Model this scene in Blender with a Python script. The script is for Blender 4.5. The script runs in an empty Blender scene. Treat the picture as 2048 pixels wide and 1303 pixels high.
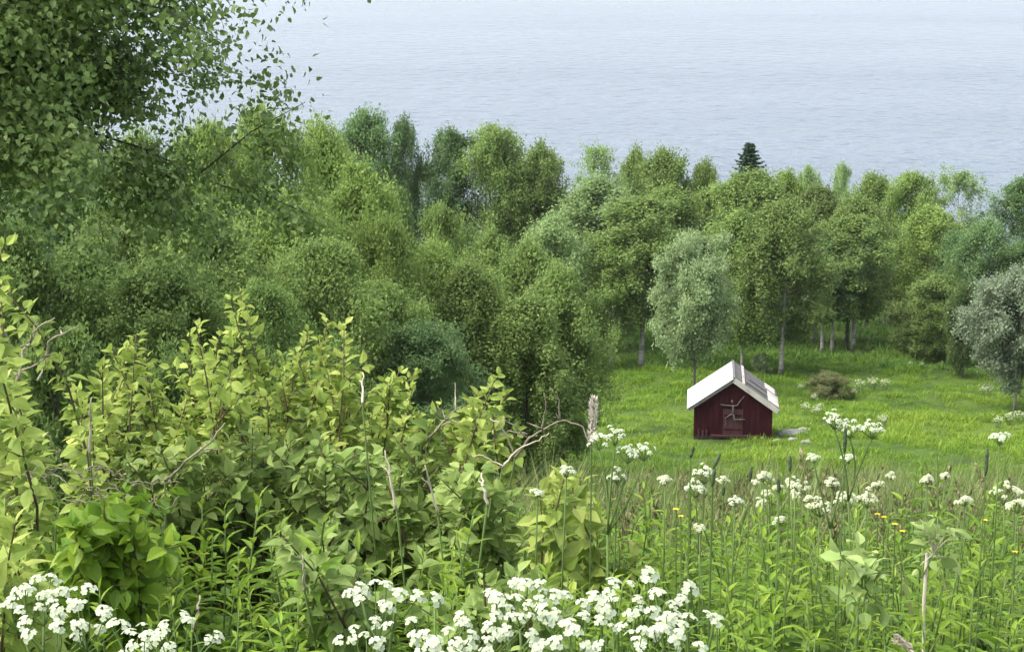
import bpy, math, random
import numpy as np
from mathutils import Vector, Matrix

# ------------------------------------------------------------------ camera, sky, sun, exposure
C = bpy.context.scene.collection
scene = bpy.context.scene
ZC = 45.0                       # eye height above the lake
PITCH = math.radians(12.0)
FPX = 3821.0                    # focal length in pixels of the 2048 px wide photograph
cam_d = bpy.data.cameras.new("camera")
cam_d.sensor_fit = 'HORIZONTAL'
cam_d.angle = 2 * math.atan(1024 / FPX)
cam_d.clip_start, cam_d.clip_end = 0.1, 30000
cam = bpy.data.objects.new("camera", cam_d)
C.objects.link(cam)
cam.location = (0, 0, ZC)
cam.rotation_euler = (math.pi / 2 - PITCH, 0, 0)
scene.camera = cam

SUN_EL, SUN_ROT = math.radians(58), math.radians(-98)      # bright overcast, from the left
world = bpy.data.worlds.new("World")
scene.world = world
world.use_nodes = True
wn = world.node_tree.nodes
sky = wn.new('ShaderNodeTexSky')
sky.sky_type = 'NISHITA'
sky.sun_disc = False
sky.sun_elevation, sky.sun_rotation = SUN_EL, SUN_ROT
sky.air_density, sky.dust_density, sky.ozone_density = 1.0, 3.5, 1.0
bg = wn['Background']
bg.inputs[1].default_value = 0.15
cloud = wn.new('ShaderNodeHueSaturation')           # overcast: the sky's blue washed out by thin cloud
cloud.inputs['Saturation'].default_value = 0.44
world.node_tree.links.new(sky.outputs[0], cloud.inputs['Color'])
world.node_tree.links.new(cloud.outputs[0], bg.inputs[0])
sd = bpy.data.lights.new("sun", 'SUN')
sd.energy, sd.angle, sd.color = 1.0, math.radians(50), (1.0, 0.95, 0.86)
sun = bpy.data.objects.new("sun", sd)
C.objects.link(sun)
sv = Vector((math.sin(SUN_ROT) * math.cos(SUN_EL), math.cos(SUN_ROT) * math.cos(SUN_EL), math.sin(SUN_EL)))
sun.rotation_euler = (-sv).to_track_quat('-Z', 'Y').to_euler()
scene.view_settings.view_transform = 'Standard'
scene.view_settings.look = 'None'
scene.view_settings.exposure = 1.85
scene.view_settings.gamma = 1.0
scene.cycles.max_bounces = 8
scene.cycles.diffuse_bounces = 4
scene.cycles.glossy_bounces = 2
scene.cycles.transmission_bounces = 4

rng = np.random.default_rng(11)
random.seed(5)

# ------------------------------------------------------------------ small maths
def at(px, py, d):
    """world point at horizontal distance d seen at photo pixel (px, py)"""
    u, v = (px - 1024) / FPX, -(py - 651.5) / FPX
    t = d / (math.cos(PITCH) + v * math.sin(PITCH))
    return np.array([t * u, d, ZC + t * (-math.sin(PITCH) + v * math.cos(PITCH))])

PY = np.array([-80, -10, 0, 4, 6, 8, 12, 14, 30, 50, 65, 83, 95, 110, 130, 170, 215, 260, 320])
PZ = np.array([8, 0.2, -1.4, -2.36, -2.88, -3.5, -4.75, -5.35, -10.0, -15.4, -19.75, -22.86, -24.4, -25.9, -28.0, -34, -44.6, -48, -52])
_ty = np.linspace(-80, 320, 2001)
_tz = np.interp(_ty, PY, PZ)
_k = np.exp(-np.linspace(-2, 2, 21) ** 2); _k /= _k.sum()
_tz[10:-10] = np.convolve(_tz, _k, mode='valid')

def ground_z(x, y):
    x = np.asarray(x, float); y = np.asarray(y, float)
    w = np.clip((y - 20) / 40, 0, 1)
    n = 0.16 * np.sin(x * .43 + y * .21) * np.sin(y * .37 - x * .11 + 1.3) + 0.07 * np.sin(x * 1.3 + 2 + y * .3) * np.sin(y * 1.1 + .4 * x)
    return ZC + np.interp(y, _ty, _tz) + n * w

_lat = rng.random((256, 256))
def vnoise(x, y, period, seed=0):
    x = np.asarray(x) / period + seed * 17.3; y = np.asarray(y) / period + seed * 9.1
    i, j = np.floor(x).astype(int), np.floor(y).astype(int); u, v = x - i, y - j
    u, v = u * u * (3 - 2 * u), v * v * (3 - 2 * v)
    L = lambda a, b: _lat[a % 256, b % 256]
    return (L(i, j) * (1 - u) + L(i + 1, j) * u) * (1 - v) + (L(i, j + 1) * (1 - u) + L(i + 1, j + 1) * u) * v

def unit(a):
    return a / np.maximum(np.linalg.norm(a, axis=-1, keepdims=True), 1e-9)

def frames(axis, normal):
    y = unit(axis)
    z = unit(normal - (normal * y).sum(-1, keepdims=True) * y)
    x = np.cross(y, z)
    return np.stack([x, y, z], axis=-1)

def rand_dir(n):
    return unit(rng.normal(size=(n, 3)))

# ------------------------------------------------------------------ mesh collecting
class Geo:
    def __init__(s):
        s.V, s.L, s.S, s.T, s.M, s.n = [], [], [], [], [], 0
    def raw(s, V, loops, sizes, tint, mats):
        V = np.asarray(V, float)
        s.V.append(V); s.L.append(np.asarray(loops, np.int64) + s.n); s.S.append(np.asarray(sizes, np.int64))
        s.T.append(np.broadcast_to(np.asarray(tint, float), (len(V),))); s.M.append(np.broadcast_to(np.asarray(mats, np.int64), (len(sizes),)))
        s.n += len(V)
    def faces(s, V, F, tint=0.5, mat=0):
        s.raw(V, [i for f in F for i in f], [len(f) for f in F], tint, mat)
    def pack(s):
        return (np.concatenate(s.V), np.concatenate(s.L), np.concatenate(s.S), np.concatenate(s.T), np.concatenate(s.M))
    def scatter(s, tm, P, R, S, tint=None, mat=None):
        tv, tl, ts, tt, tmt = tm
        N, k = len(P), len(tv)
        if N == 0: return
        S = np.asarray(S, float)
        if S.ndim == 1: S = np.repeat(S[:, None], 3, 1)
        V = np.einsum('nij,nkj->nki', R, tv[None] * S[:, None, :]) + np.asarray(P)[:, None, :]
        loops = (tl[None] + (np.arange(N) * k)[:, None]).ravel()
        T = np.tile(tt, N) if tint is None else (tt[None] - 0.5 + np.asarray(tint)[:, None]).ravel()
        s.raw(V.reshape(-1, 3), loops, np.tile(ts, N), T, np.tile(tmt if mat is None else np.full_like(tmt, mat), N))
    def tube(s, pts, rad, sides=5, tint=0.5, mat=0, cap=True):
        pts = np.asarray(pts, float); rad = np.broadcast_to(np.asarray(rad, float), (len(pts),))
        d = unit(np.gradient(pts, axis=0))
        ref = np.array([0.31, 0.17, 0.93]) if abs(d[0][2]) < .9 else np.array([0.93, 0.2, 0.1])
        a = unit(np.cross(d, ref)); b = np.cross(d, a)
        th = np.linspace(0, 2 * math.pi, sides, endpoint=False)
        V = pts[:, None] + rad[:, None, None] * (np.cos(th)[None, :, None] * a[:, None] + np.sin(th)[None, :, None] * b[:, None])
        n = len(pts); F = []
        for i in range(n - 1):
            for j in range(sides):
                j2 = (j + 1) % sides
                F.append((i * sides + j, i * sides + j2, (i + 1) * sides + j2, (i + 1) * sides + j))
        if cap:
            F.append(tuple(range(sides))[::-1]); F.append(tuple((n - 1) * sides + j for j in range(sides)))
        s.faces(V.reshape(-1, 3), F, tint, mat)
    def box(s, lo, hi, tint=0.5, mat=0):
        (x0, y0, z0), (x1, y1, z1) = lo, hi
        V = [(x0, y0, z0), (x1, y0, z0), (x1, y1, z0), (x0, y1, z0), (x0, y0, z1), (x1, y0, z1), (x1, y1, z1), (x0, y1, z1)]
        s.faces(V, [(0, 3, 2, 1), (4, 5, 6, 7), (0, 1, 5, 4), (1, 2, 6, 5), (2, 3, 7, 6), (3, 0, 4, 7)], tint, mat)
    def mesh(s, name, mats, smooth=False):
        V, L, S, T, M = s.pack()
        me = bpy.data.meshes.new(name)
        me.vertices.add(len(V)); me.vertices.foreach_set('co', V.astype(np.float32).ravel())
        me.loops.add(len(L)); me.loops.foreach_set('vertex_index', L.astype(np.int32))
        me.polygons.add(len(S))
        st = np.concatenate([[0], np.cumsum(S)[:-1]])
        me.polygons.foreach_set('loop_start', st.astype(np.int32))
        for m in mats: me.materials.append(m)
        me.polygons.foreach_set('material_index', M.astype(np.int32))
        me.polygons.foreach_set('use_smooth', np.full(len(S), smooth))
        at_ = me.attributes.new('tint', 'FLOAT', 'POINT')
        at_.data.foreach_set('value', T.astype(np.float32))
        me.update(calc_edges=True)
        return me
    def obj(s, name, mats, parent=None, smooth=False):
        o = bpy.data.objects.new(name, s.mesh(name, mats, smooth))
        C.objects.link(o)
        if parent is not None: o.parent = parent
        return o

def tag(o, label=None, cat=None, group=None, kind=None):
    if label: o['label'] = label
    if cat: o['category'] = cat
    if group: o['group'] = group
    if kind: o['kind'] = kind
    return o

def empty(name, loc, label, cat, group=None, rz=0.0):
    o = bpy.data.objects.new(name, None)
    C.objects.link(o)
    o.empty_display_size = 0.2
    o.location = loc; o.rotation_euler = (0, 0, rz)
    return tag(o, label, cat, group)

# ------------------------------------------------------------------ materials
def new_mat(name):
    m = bpy.data.materials.new(name); m.use_nodes = True
    nt = m.node_tree
    return m, nt, nt.nodes, nt.links, nt.nodes['Principled BSDF'], nt.nodes['Material Output']

def ramp_between(nt, fac, c1, c2, cm=None):
    r = nt.nodes.new('ShaderNodeValToRGB')
    r.color_ramp.elements[0].color = (*c1, 1); r.color_ramp.elements[1].color = (*c2, 1)
    if cm:
        e = r.color_ramp.elements.new(0.5); e.color = (*cm, 1)
    nt.links.new(fac, r.inputs[0])
    return r.outputs[0]

def leaf_mat(name, dark, mid, light, trans=0.42, rough=0.6, spec=0.16, objvar=0.18):
    m, nt, n, l, b, out = new_mat(name)
    a = n.new('ShaderNodeAttribute'); a.attribute_name = 'tint'
    col = ramp_between(nt, a.outputs['Fac'], dark, light, mid)
    oi = n.new('ShaderNodeObjectInfo')
    mr = n.new('ShaderNodeMapRange'); mr.inputs[3].default_value = 1 - objvar; mr.inputs[4].default_value = 1 + objvar
    l.new(oi.outputs['Random'], mr.inputs[0])
    hs = n.new('ShaderNodeHueSaturation')
    l.new(mr.outputs[0], hs.inputs['Value']); l.new(col, hs.inputs['Color'])
    b.inputs['Roughness'].default_value = rough
    b.inputs['Specular IOR Level'].default_value = spec
    l.new(hs.outputs[0], b.inputs['Base Color'])
    t = n.new('ShaderNodeBsdfTranslucent')
    g = n.new('ShaderNodeGamma'); g.inputs[1].default_value = 0.95
    l.new(hs.outputs[0], g.inputs[0]); l.new(g.outputs[0], t.inputs[0])
    mx = n.new('ShaderNodeMixShader'); mx.inputs[0].default_value = trans
    l.new(b.outputs[0], mx.inputs[1]); l.new(t.outputs[0], mx.inputs[2]); l.new(mx.outputs[0], out.inputs[0])
    return m

def rough_mat(name, c1, c2, scale=6.0, stretch=(1, 1, 1), rough=0.85, bump=0.3, cm=None, spec=0.3, metal=0.0, detail=6):
    m, nt, n, l, b, out = new_mat(name)
    tc = n.new('ShaderNodeTexCoord'); mp = n.new('ShaderNodeMapping'); mp.inputs['Scale'].default_value = stretch
    nz = n.new('ShaderNodeTexNoise'); nz.inputs['Scale'].default_value = scale; nz.inputs['Detail'].default_value = detail
    l.new(tc.outputs['Object'], mp.inputs[0]); l.new(mp.outputs[0], nz.inputs['Vector'])
    mr = n.new('ShaderNodeMapRange'); mr.inputs[1].default_value = .3; mr.inputs[2].default_value = .7
    l.new(nz.outputs['Fac'], mr.inputs[0])
    l.new(ramp_between(nt, mr.outputs[0], c1, c2, cm), b.inputs['Base Color'])
    b.inputs['Roughness'].default_value = rough; b.inputs['Specular IOR Level'].default_value = spec; b.inputs['Metallic'].default_value = metal
    if bump:
        bp = n.new('ShaderNodeBump'); bp.inputs['Strength'].default_value = bump; bp.inputs['Distance'].default_value = 0.03
        l.new(nz.outputs['Fac'], bp.inputs['Height']); l.new(bp.outputs[0], b.inputs['Normal'])
    return m

M = {}
M['birch_mid'] = leaf_mat('birch_leaf', (.106, .169, .044), (.183, .270, .069), (.280, .365, .105))
M['birch_bright'] = leaf_mat('birch_leaf_bright', (.112, .179, .041), (.193, .284, .065), (.287, .367, .100))
M['birch_dark'] = leaf_mat('birch_leaf_dark', (.072, .136, .048), (.123, .206, .073), (.195, .290, .102))
M['birch_pale'] = leaf_mat('birch_leaf_pale', (.144, .226, .084), (.226, .325, .118), (.328, .437, .169))
M['olive'] = leaf_mat('olive_leaf', (.085, .129, .039), (.137, .194, .053), (.202, .267, .083))
M['alder'] = leaf_mat('alder_leaf', (.067, .116, .032), (.116, .185, .044), (.189, .268, .064))
M['silver'] = leaf_mat('willow_leaf', (.165, .240, .095), (.250, .335, .145), (.350, .430, .215), rough=.55)
M['silver_blue'] = leaf_mat('willow_leaf_grey', (.120, .165, .095), (.190, .245, .144), (.300, .350, .225), rough=.55)
M['yellow'] = leaf_mat('shrub_leaf_yellow', (.068, .112, .031), (.109, .166, .047), (.150, .215, .078))
M['dry_green'] = leaf_mat('dry_bush_leaf', (.120, .140, .050), (.170, .190, .070), (.230, .235, .110))
M['rust'] = leaf_mat('shrub_leaf_rust', (.090, .080, .040), (.120, .110, .060), (.150, .150, .080))
M['spruce'] = leaf_mat('spruce_needle', (.016, .036, .018), (.029, .062, .029), (.052, .098, .039), trans=.08, objvar=.05)
M['aspen'] = leaf_mat('aspen_leaf', (.079, .136, .030), (.140, .214, .051), (.259, .329, .107), rough=.4, spec=.32, trans=.30)
M['bush'] = leaf_mat('bush_leaf', (.103, .166, .025), (.215, .299, .051), (.391, .456, .109), rough=.55, spec=.2, trans=.42, objvar=.1)
M['bush_olive'] = leaf_mat('bush_leaf_olive', (.093, .150, .031), (.167, .247, .055), (.270, .349, .099), rough=.45, trans=.38, objvar=.1)
M['herb'] = leaf_mat('herb_leaf', (.068, .136, .012), (.128, .226, .021), (.240, .331, .037), rough=.42, trans=.4, objvar=.14)
M['herb_stem'] = leaf_mat('herb_stem_green', (.060, .095, .025), (.095, .150, .040), (.140, .190, .060), trans=.05)
M['nettle'] = leaf_mat('nettle_leaf', (.048, .096, .016), (.085, .156, .026), (.140, .216, .045), rough=.5, trans=.34)
M['pale_leaf'] = leaf_mat('pale_sapling_leaf', (.163, .249, .067), (.245, .339, .101), (.359, .445, .153), rough=.5, trans=.3)
M['grass'] = leaf_mat('meadow_grass_blade', (.074, .152, .014), (.131, .235, .022), (.218, .308, .034), rough=.55, trans=.4, objvar=0)
M['tall_grass'] = leaf_mat('tall_grass_blade', (.070, .120, .022), (.120, .180, .040), (.200, .215, .085), rough=.55, trans=.35, objvar=0)
M['wood_floor'] = leaf_mat('wood_floor_plants', (.054, .119, .023), (.095, .182, .034), (.149, .252, .046), rough=.55, trans=.35, objvar=0)
M['seed'] = rough_mat('grass_seed_head', (.14, .13, .055), (.24, .22, .11), 40)
M['dark_spike'] = rough_mat('timothy_head', (.035, .055, .022), (.07, .095, .04), 90)
M['petal'] = leaf_mat('white_petal', (.374, .430, .268), (.478, .525, .364), (.571, .599, .459), trans=.3, rough=.6, objvar=.03)
M['cream'] = leaf_mat('cream_petal', (.38, .42, .24), (.47, .50, .32), (.55, .58, .40), trans=.3, rough=.6, objvar=.03)
M['butter'] = leaf_mat('yellow_petal', (.60, .46, .02), (.75, .58, .03), (.80, .66, .05), trans=.2, objvar=.05)
M['twig'] = rough_mat('dead_twig_bark', (.13, .11, .075), (.32, .28, .20), 30, (1, 1, .2))
M['straw'] = rough_mat('dead_stalk', (.34, .29, .20), (.52, .46, .36), 25, (1, 1, .2))
M['pink_straw'] = rough_mat('faded_spike', (.36, .31, .25), (.62, .56, .49), 40)
M['birch_bark'] = rough_mat('birch_bark', (.10, .095, .085), (.42, .40, .36), 1.6, (1, 1, 3.5), bump=.4, cm=(.30, .285, .255))
M['pale_bark'] = rough_mat('pale_bark', (.16, .145, .115), (.34, .31, .26), 3.0, (1, 1, .35), bump=.5)
M['grey_bark'] = rough_mat('grey_bark', (.055, .050, .042), (.17, .155, .13), 3.0, (1, 1, .35), bump=.6)
M['dark_bark'] = rough_mat('dark_bark', (.022, .020, .018), (.075, .068, .058), 4.0, (1, 1, .35), bump=.6)
M['brown_stem'] = rough_mat('brown_stem', (.05, .04, .02), (.14, .10, .055), 20, (1, 1, .3))

# ------------------------------------------------------------------ the setting: ground and lake
def build_ground():
    ys = np.concatenate([np.linspace(-60, 0, 25)[:-1], np.linspace(0, 20, 60)[:-1], np.linspace(20, 140, 200)[:-1], np.linspace(140, 320, 50)])
    us = np.linspace(-1, 1, 181); us = np.sign(us) * (0.35 * np.abs(us) + 0.65 * np.abs(us) ** 3)
    Y, U = np.meshgrid(ys, us, indexing='ij')
    X = U * (60 + np.clip(Y, 0, None) * 1.6)
    Z = ground_z(X, Y)
    n, m = Y.shape
    V = np.stack([X, Y, Z], -1).reshape(-1, 3)
    i, j = np.meshgrid(np.arange(n - 1), np.arange(m - 1), indexing='ij')
    a = (i * m + j).ravel()
    L = np.stack([a, a + 1, a + m + 1, a + m], 1).ravel()
    g = Geo(); g.raw(V, L, np.full(len(a), 4), .5, 0)
    mt, nt, n_, l, b, out = new_mat('ground_turf')
    tc = n_.new('ShaderNodeTexCoord')
    nz = n_.new('ShaderNodeTexNoise'); nz.inputs['Scale'].default_value = .35; nz.inputs['Detail'].default_value = 8
    l.new(tc.outputs['Object'], nz.inputs['Vector'])
    mr = n_.new('ShaderNodeMapRange'); mr.inputs[1].default_value = .35; mr.inputs[2].default_value = .65
    l.new(nz.outputs['Fac'], mr.inputs[0])
    l.new(ramp_between(nt, mr.outputs[0], (.030, .052, .012), (.075, .115, .018), (.05, .085, .015)), b.inputs['Base Color'])
    b.inputs['Roughness'].default_value = .95; b.inputs['Specular IOR Level'].default_value = .1
    o = g.obj('ground', [mt], smooth=True)
    return tag(o, kind='structure')
build_ground()

def build_lake():
    m, nt, n, l, b, out = new_mat('lake_water')
    b.inputs['Base Color'].default_value = (.038, .064, .095, 1)
    b.inputs['Roughness'].default_value = .16
    b.inputs['IOR'].default_value = 1.333
    tc = n.new('ShaderNodeTexCoord')
    def nz(scale, stretch, detail, rot=0.0):
        mp = n.new('ShaderNodeMapping'); mp.inputs['Scale'].default_value = stretch; mp.inputs['Rotation'].default_value = (0, 0, rot)
        t = n.new('ShaderNodeTexNoise'); t.inputs['Scale'].default_value = scale; t.inputs['Detail'].default_value = detail
        l.new(tc.outputs['Object'], mp.inputs[0]); l.new(mp.outputs[0], t.inputs['Vector'])
        return t.outputs['Fac']
    small = nz(.30, (.75, 1, 1), 5, .15)
    gust = nz(.010, (.30, 1, 1), 4, -.12)
    mid = nz(.13, (1.2, 1, 1), 5, .1)
    mr = n.new('ShaderNodeMapRange'); mr.inputs[1].default_value = .35; mr.inputs[2].default_value = .68; mr.inputs[3].default_value = .25; mr.inputs[4].default_value = .75
    l.new(gust, mr.inputs[0])
    b1 = n.new('ShaderNodeBump'); b1.inputs['Distance'].default_value = 1.7
    l.new(mr.outputs[0], b1.inputs['Strength']); l.new(small, b1.inputs['Height'])
    b2 = n.new('ShaderNodeBump'); b2.inputs['Distance'].default_value = 2.6; b2.inputs['Strength'].default_value = .65
    l.new(mid, b2.inputs['Height']); l.new(b1.outputs[0], b2.inputs['Normal'])
    l.new(b2.outputs[0], b.inputs['Normal'])
    g = Geo()
    g.faces([(-9000, 150, 0), (9000, 150, 0), (9000, 16000, 0), (-9000, 16000, 0)], [(0, 1, 2, 3)])
    return tag(g.obj('lake', [m]), kind='structure')
build_lake()

# ------------------------------------------------------------------ leaf templates (unit length along +Y, face up +Z)
def tmpl(geo): return geo.pack()

def leaf_flat():
    g = Geo()
    g.faces([(0, 0, 0), (.30, .45, .06), (0, 1, -.05), (-.30, .45, .06)], [(0, 1, 2, 3)])
    return tmpl(g)

def leaf_shape(width, prof, fold=.25, droop=.25, tip_tint=0.0):
    ts = [p[0] for p in prof]
    V, mid, R, L = [], [], [], []
    for t, w in prof:
        z = -droop * t * t
        mid.append(len(V)); V.append((0, t, z))
        if w > 0:
            x = w * width / 2
            R.append(len(V)); V.append((x, t, z + fold * x)); L.append(len(V)); V.append((-x, t, z + fold * x))
        else:
            R.append(None); L.append(None)
    F = []
    for i in range(len(prof) - 1):
        for S, flip in ((R, False), (L, True)):
            q = [mid[i], S[i], S[i + 1], mid[i + 1]]
            q = [k for k in q if k is not None]
            F.append(tuple(q[::-1] if flip else q))
    g = Geo(); g.faces(V, F)
    return tmpl(g)

LEAF = leaf_flat()
LEAF_NARROW = leaf_shape(.36, [(0, 0), (.45, 1), (1, 0)], droop=.15)
LEAF_ASPEN = leaf_shape(.72, [(0, 0), (.25, .95), (.6, .75), (1, 0)], fold=.3, droop=.3)
LEAF_OVATE = leaf_shape(.62, [(0, 0), (.12, .5), (.32, .95), (.55, .95), (.8, .5), (1, 0)], fold=.35, droop=.28)
LEAF_LANCE = leaf_shape(.27, [(0, .15), (.22, .8), (.5, 1), (.78, .6), (1, 0)], fold=.4, droop=.38)
LEAF_NETTLE = leaf_shape(.55, [(0, 0), (.15, .9), (.4, 1), (.7, .55), (1, 0)], fold=.3, droop=.35)

# ------------------------------------------------------------------ trees
def crown_profile(kind, t):
    if kind == 'birch': return np.clip(np.interp(t, [0, .12, .38, .7, .9, 1], [.5, .85, 1, .74, .42, .1]), 0, 1)
    if kind == 'round': return np.clip(np.interp(t, [0, .15, .45, .75, .92, 1], [.55, .9, 1, .74, .38, .08]), 0, 1)
    if kind == 'tall': return np.clip(np.interp(t, [0, .2, .5, .8, 1], [.4, .75, 1, .65, .1]), 0, 1)
    if kind == 'aspen': return np.clip(np.interp(t, [0, .12, .28, .42, .75, .92, 1], [.55, .95, 1, 1, .9, .6, .2]), 0, 1)
    if kind == 'willow': return np.clip(np.interp(t, [0, .1, .35, .7, .9, 1], [.7, .98, 1, .78, .48, .15]), 0, 1)

def make_tree(H, W, c0, kind, nlimb, nsub, nclump, nleaf, leaf_len, clump_r, leaf=LEAF, trunk_r=.011, rise=.55, droop=.25, stems=1, up=.7, hang=0.0):
    """trunk (with limbs) and crown as two Geo; crown = leaves gathered in clumps along the limbs' side twigs"""
    tg, cg = Geo(), Geo()
    cl, cr = [], []
    for sidx in range(stems):
        lean = rng.normal(size=2) * (.03 if stems == 1 else .11) * H
        ph = rng.uniform(0, 6.28, 2)
        tt = np.linspace(0, 1, 14)
        Hs = H * (1 if sidx == 0 else rng.uniform(.8, .95))
        sp = np.stack([lean[0] * tt ** 1.5 + .012 * H * np.sin(tt * 7 + ph[0]) * tt, lean[1] * tt ** 1.5 + .012 * H * np.sin(tt * 6 + ph[1]) * tt, tt * Hs * .96], 1)
        tg.tube(sp, trunk_r * H * (1 - .93 * tt) * (1 + .55 * np.exp(-tt * 22)), 8)
        nl = nlimb // stems
        for k in range(nl):
            f = (k + rng.uniform(.1, .9)) / nl
            h = c0 + (1 - c0) * f
            az = k * 2.399 + rng.normal() * .45
            base = np.array([np.interp(h, tt, sp[:, a]) for a in range(3)])
            hr = W / 2 * crown_profile(kind, f) * rng.uniform(.62, 1.12)
            el = min(rise * (.55 + .9 * f) + rng.normal() * .14, 1.25)
            vz = min(hr * math.tan(el), .22 * H, (1.02 - h) * H * rng.uniform(.35, 1.0))
            dirv = np.array([math.cos(az) * hr, math.sin(az) * hr, vz]); ln = np.linalg.norm(dirv); dirv = dirv / ln
            s = np.linspace(0, 1, 6)[:, None]
            lp = base + dirv * ln * s + np.array([0, 0, -droop * ln]) * s ** 2.2 + rng.normal(size=(1, 3)) * .06 * ln * s * (1 - s) * 4
            lr = max(.3 * trunk_r * H * (1 - .8 * h), .006)
            tg.tube(lp, lr * (1 - .8 * s[:, 0]), 4, cap=False)
            for q in range(nsub):
                fs = rng.uniform(.25, 1.0) if q else 1.0
                b2 = np.array([np.interp(fs, s[:, 0], lp[:, a]) for a in range(3)])
                d2 = unit(dirv * .7 + rng.normal(size=3) * .75 + np.array([0, 0, .05 - hang]))
                l2 = ln * rng.uniform(.16, .38) + .12
                tip = b2 + d2 * l2 + np.array([0, 0, -droop * .8 * l2])
                tg.tube([b2, (b2 + tip) / 2 + np.array([0, 0, .05 * l2]), tip], [lr * .35, lr * .25, lr * .12], 3, cap=False)
                for c in range(nclump):
                    w = (c + rng.uniform(.3, 1)) / nclump
                    cl.append(b2 * (1 - w) + tip * w + rng.normal(size=3) * clump_r * .35)
                    cr.append(clump_r * rng.uniform(.6, 1.35))
    cl = np.array(cl); cr = np.array(cr)
    n = len(cl) * nleaf
    idx = np.repeat(np.arange(len(cl)), nleaf)
    P = cl[idx] + rng.normal(size=(n, 3)) * cr[idx][:, None] * np.array([.62 - .12 * (hang > 0), .62 - .12 * (hang > 0), .45 + .4 * hang])
    keep = P[:, 2] > .04 * H
    P, idx = P[keep], idx[keep]; n = len(P)
    cen = np.array([0, 0, H * .5])
    outw = unit((P - cen) * np.array([1, 1, .6]))
    axis = unit(rand_dir(n) + outw * .55 + np.array([0, 0, -.25]))
    puff = unit(P - cl[idx] + np.array([0, 0, .02]))
    nor = unit(rand_dir(n) * .55 + outw * .25 + puff * .75 + np.array([0, 0, up]))
    ct = rng.normal(size=len(cl)) * .13
    tint = np.clip(.5 + ct[idx] + rng.normal(size=n) * .16, 0, 1)
    cg.scatter(leaf, P, frames(axis, nor), leaf_len * rng.uniform(.65, 1.35, n), tint)
    return tg, cg

PROTO = {}
def add_proto(key, n, bark, **kw):
    PROTO[key] = []
    for _ in range(n):
        tg, cg = make_tree(**kw)
        V = cg.pack()[0]
        wid = np.percentile(np.hypot(V[:, 0] - np.median(V[:, 0]), V[:, 1] - np.median(V[:, 1])), 93) * 2
        PROTO[key].append((tg.mesh('trunk', [M[bark]], True), cg.mesh('crown', [M['birch_mid']]), float(np.percentile(V[:, 2], 99.8)), float(wid)))
add_proto('birch', 4, 'birch_bark', H=9, W=4.6, c0=.22, kind='birch', nlimb=46, nsub=7, nclump=3, nleaf=40, leaf_len=.14, clump_r=.32, rise=1.0, droop=.25, hang=.7)
add_proto('wood', 4, 'grey_bark', H=9, W=5.6, c0=.08, kind='round', nlimb=52, nsub=7, nclump=3, nleaf=40, leaf_len=.14, clump_r=.36, rise=.9, droop=.22, hang=.2)
add_proto('tall', 2, 'birch_bark', H=10, W=3.4, c0=.3, kind='tall', nlimb=40, nsub=6, nclump=3, nleaf=40, leaf_len=.13, clump_r=.27, rise=1.1, droop=.2, hang=.6)
add_proto('wispy', 2, 'birch_bark', H=9, W=3.6, c0=.25, kind='tall', nlimb=36, nsub=5, nclump=3, nleaf=24, leaf_len=.11, clump_r=.2, rise=1.05, droop=.15, hang=.3)
add_proto('willow', 2, 'grey_bark', H=6, W=4.0, c0=.24, kind='willow', nlimb=64, nsub=7, nclump=3, nleaf=46, leaf_len=.125, clump_r=.28, rise=.95, droop=.12, stems=2)
add_proto('shrub', 3, 'grey_bark', H=3, W=3.2, c0=.05, kind='round', nlimb=36, nsub=6, nclump=3, nleaf=36, leaf_len=.105, clump_r=.17, rise=.9, droop=.15, stems=3)

_use = {}
def place_tree(px, top, wpx, d, proto, mat, label, name='birch_tree', cat='birch tree', group=None, bark=None):
    p = at(px, top, d)
    gz = float(ground_z(p[0], d))
    i = _use.get(proto, 0); _use[proto] = i + 1
    tm, cm, H, W = PROTO[proto][i % len(PROTO[proto])]
    h = p[2] - gz
    w = wpx / FPX * d * (1.16 if proto == 'wood' else 1.04)
    r = empty(name, (p[0], d, gz - .05), label, cat, group, rz=rng.uniform(0, 6.28))
    r.scale = (w / W, w / W, h / H)
    for nm, me, mt in (('trunk', tm, bark), ('crown', cm, mat)):
        o = bpy.data.objects.new(nm, me); C.objects.link(o); o.parent = r
        if mt:
            o.material_slots[0].link = 'OBJECT'; o.material_slots[0].material = M[mt]
    return r

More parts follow.
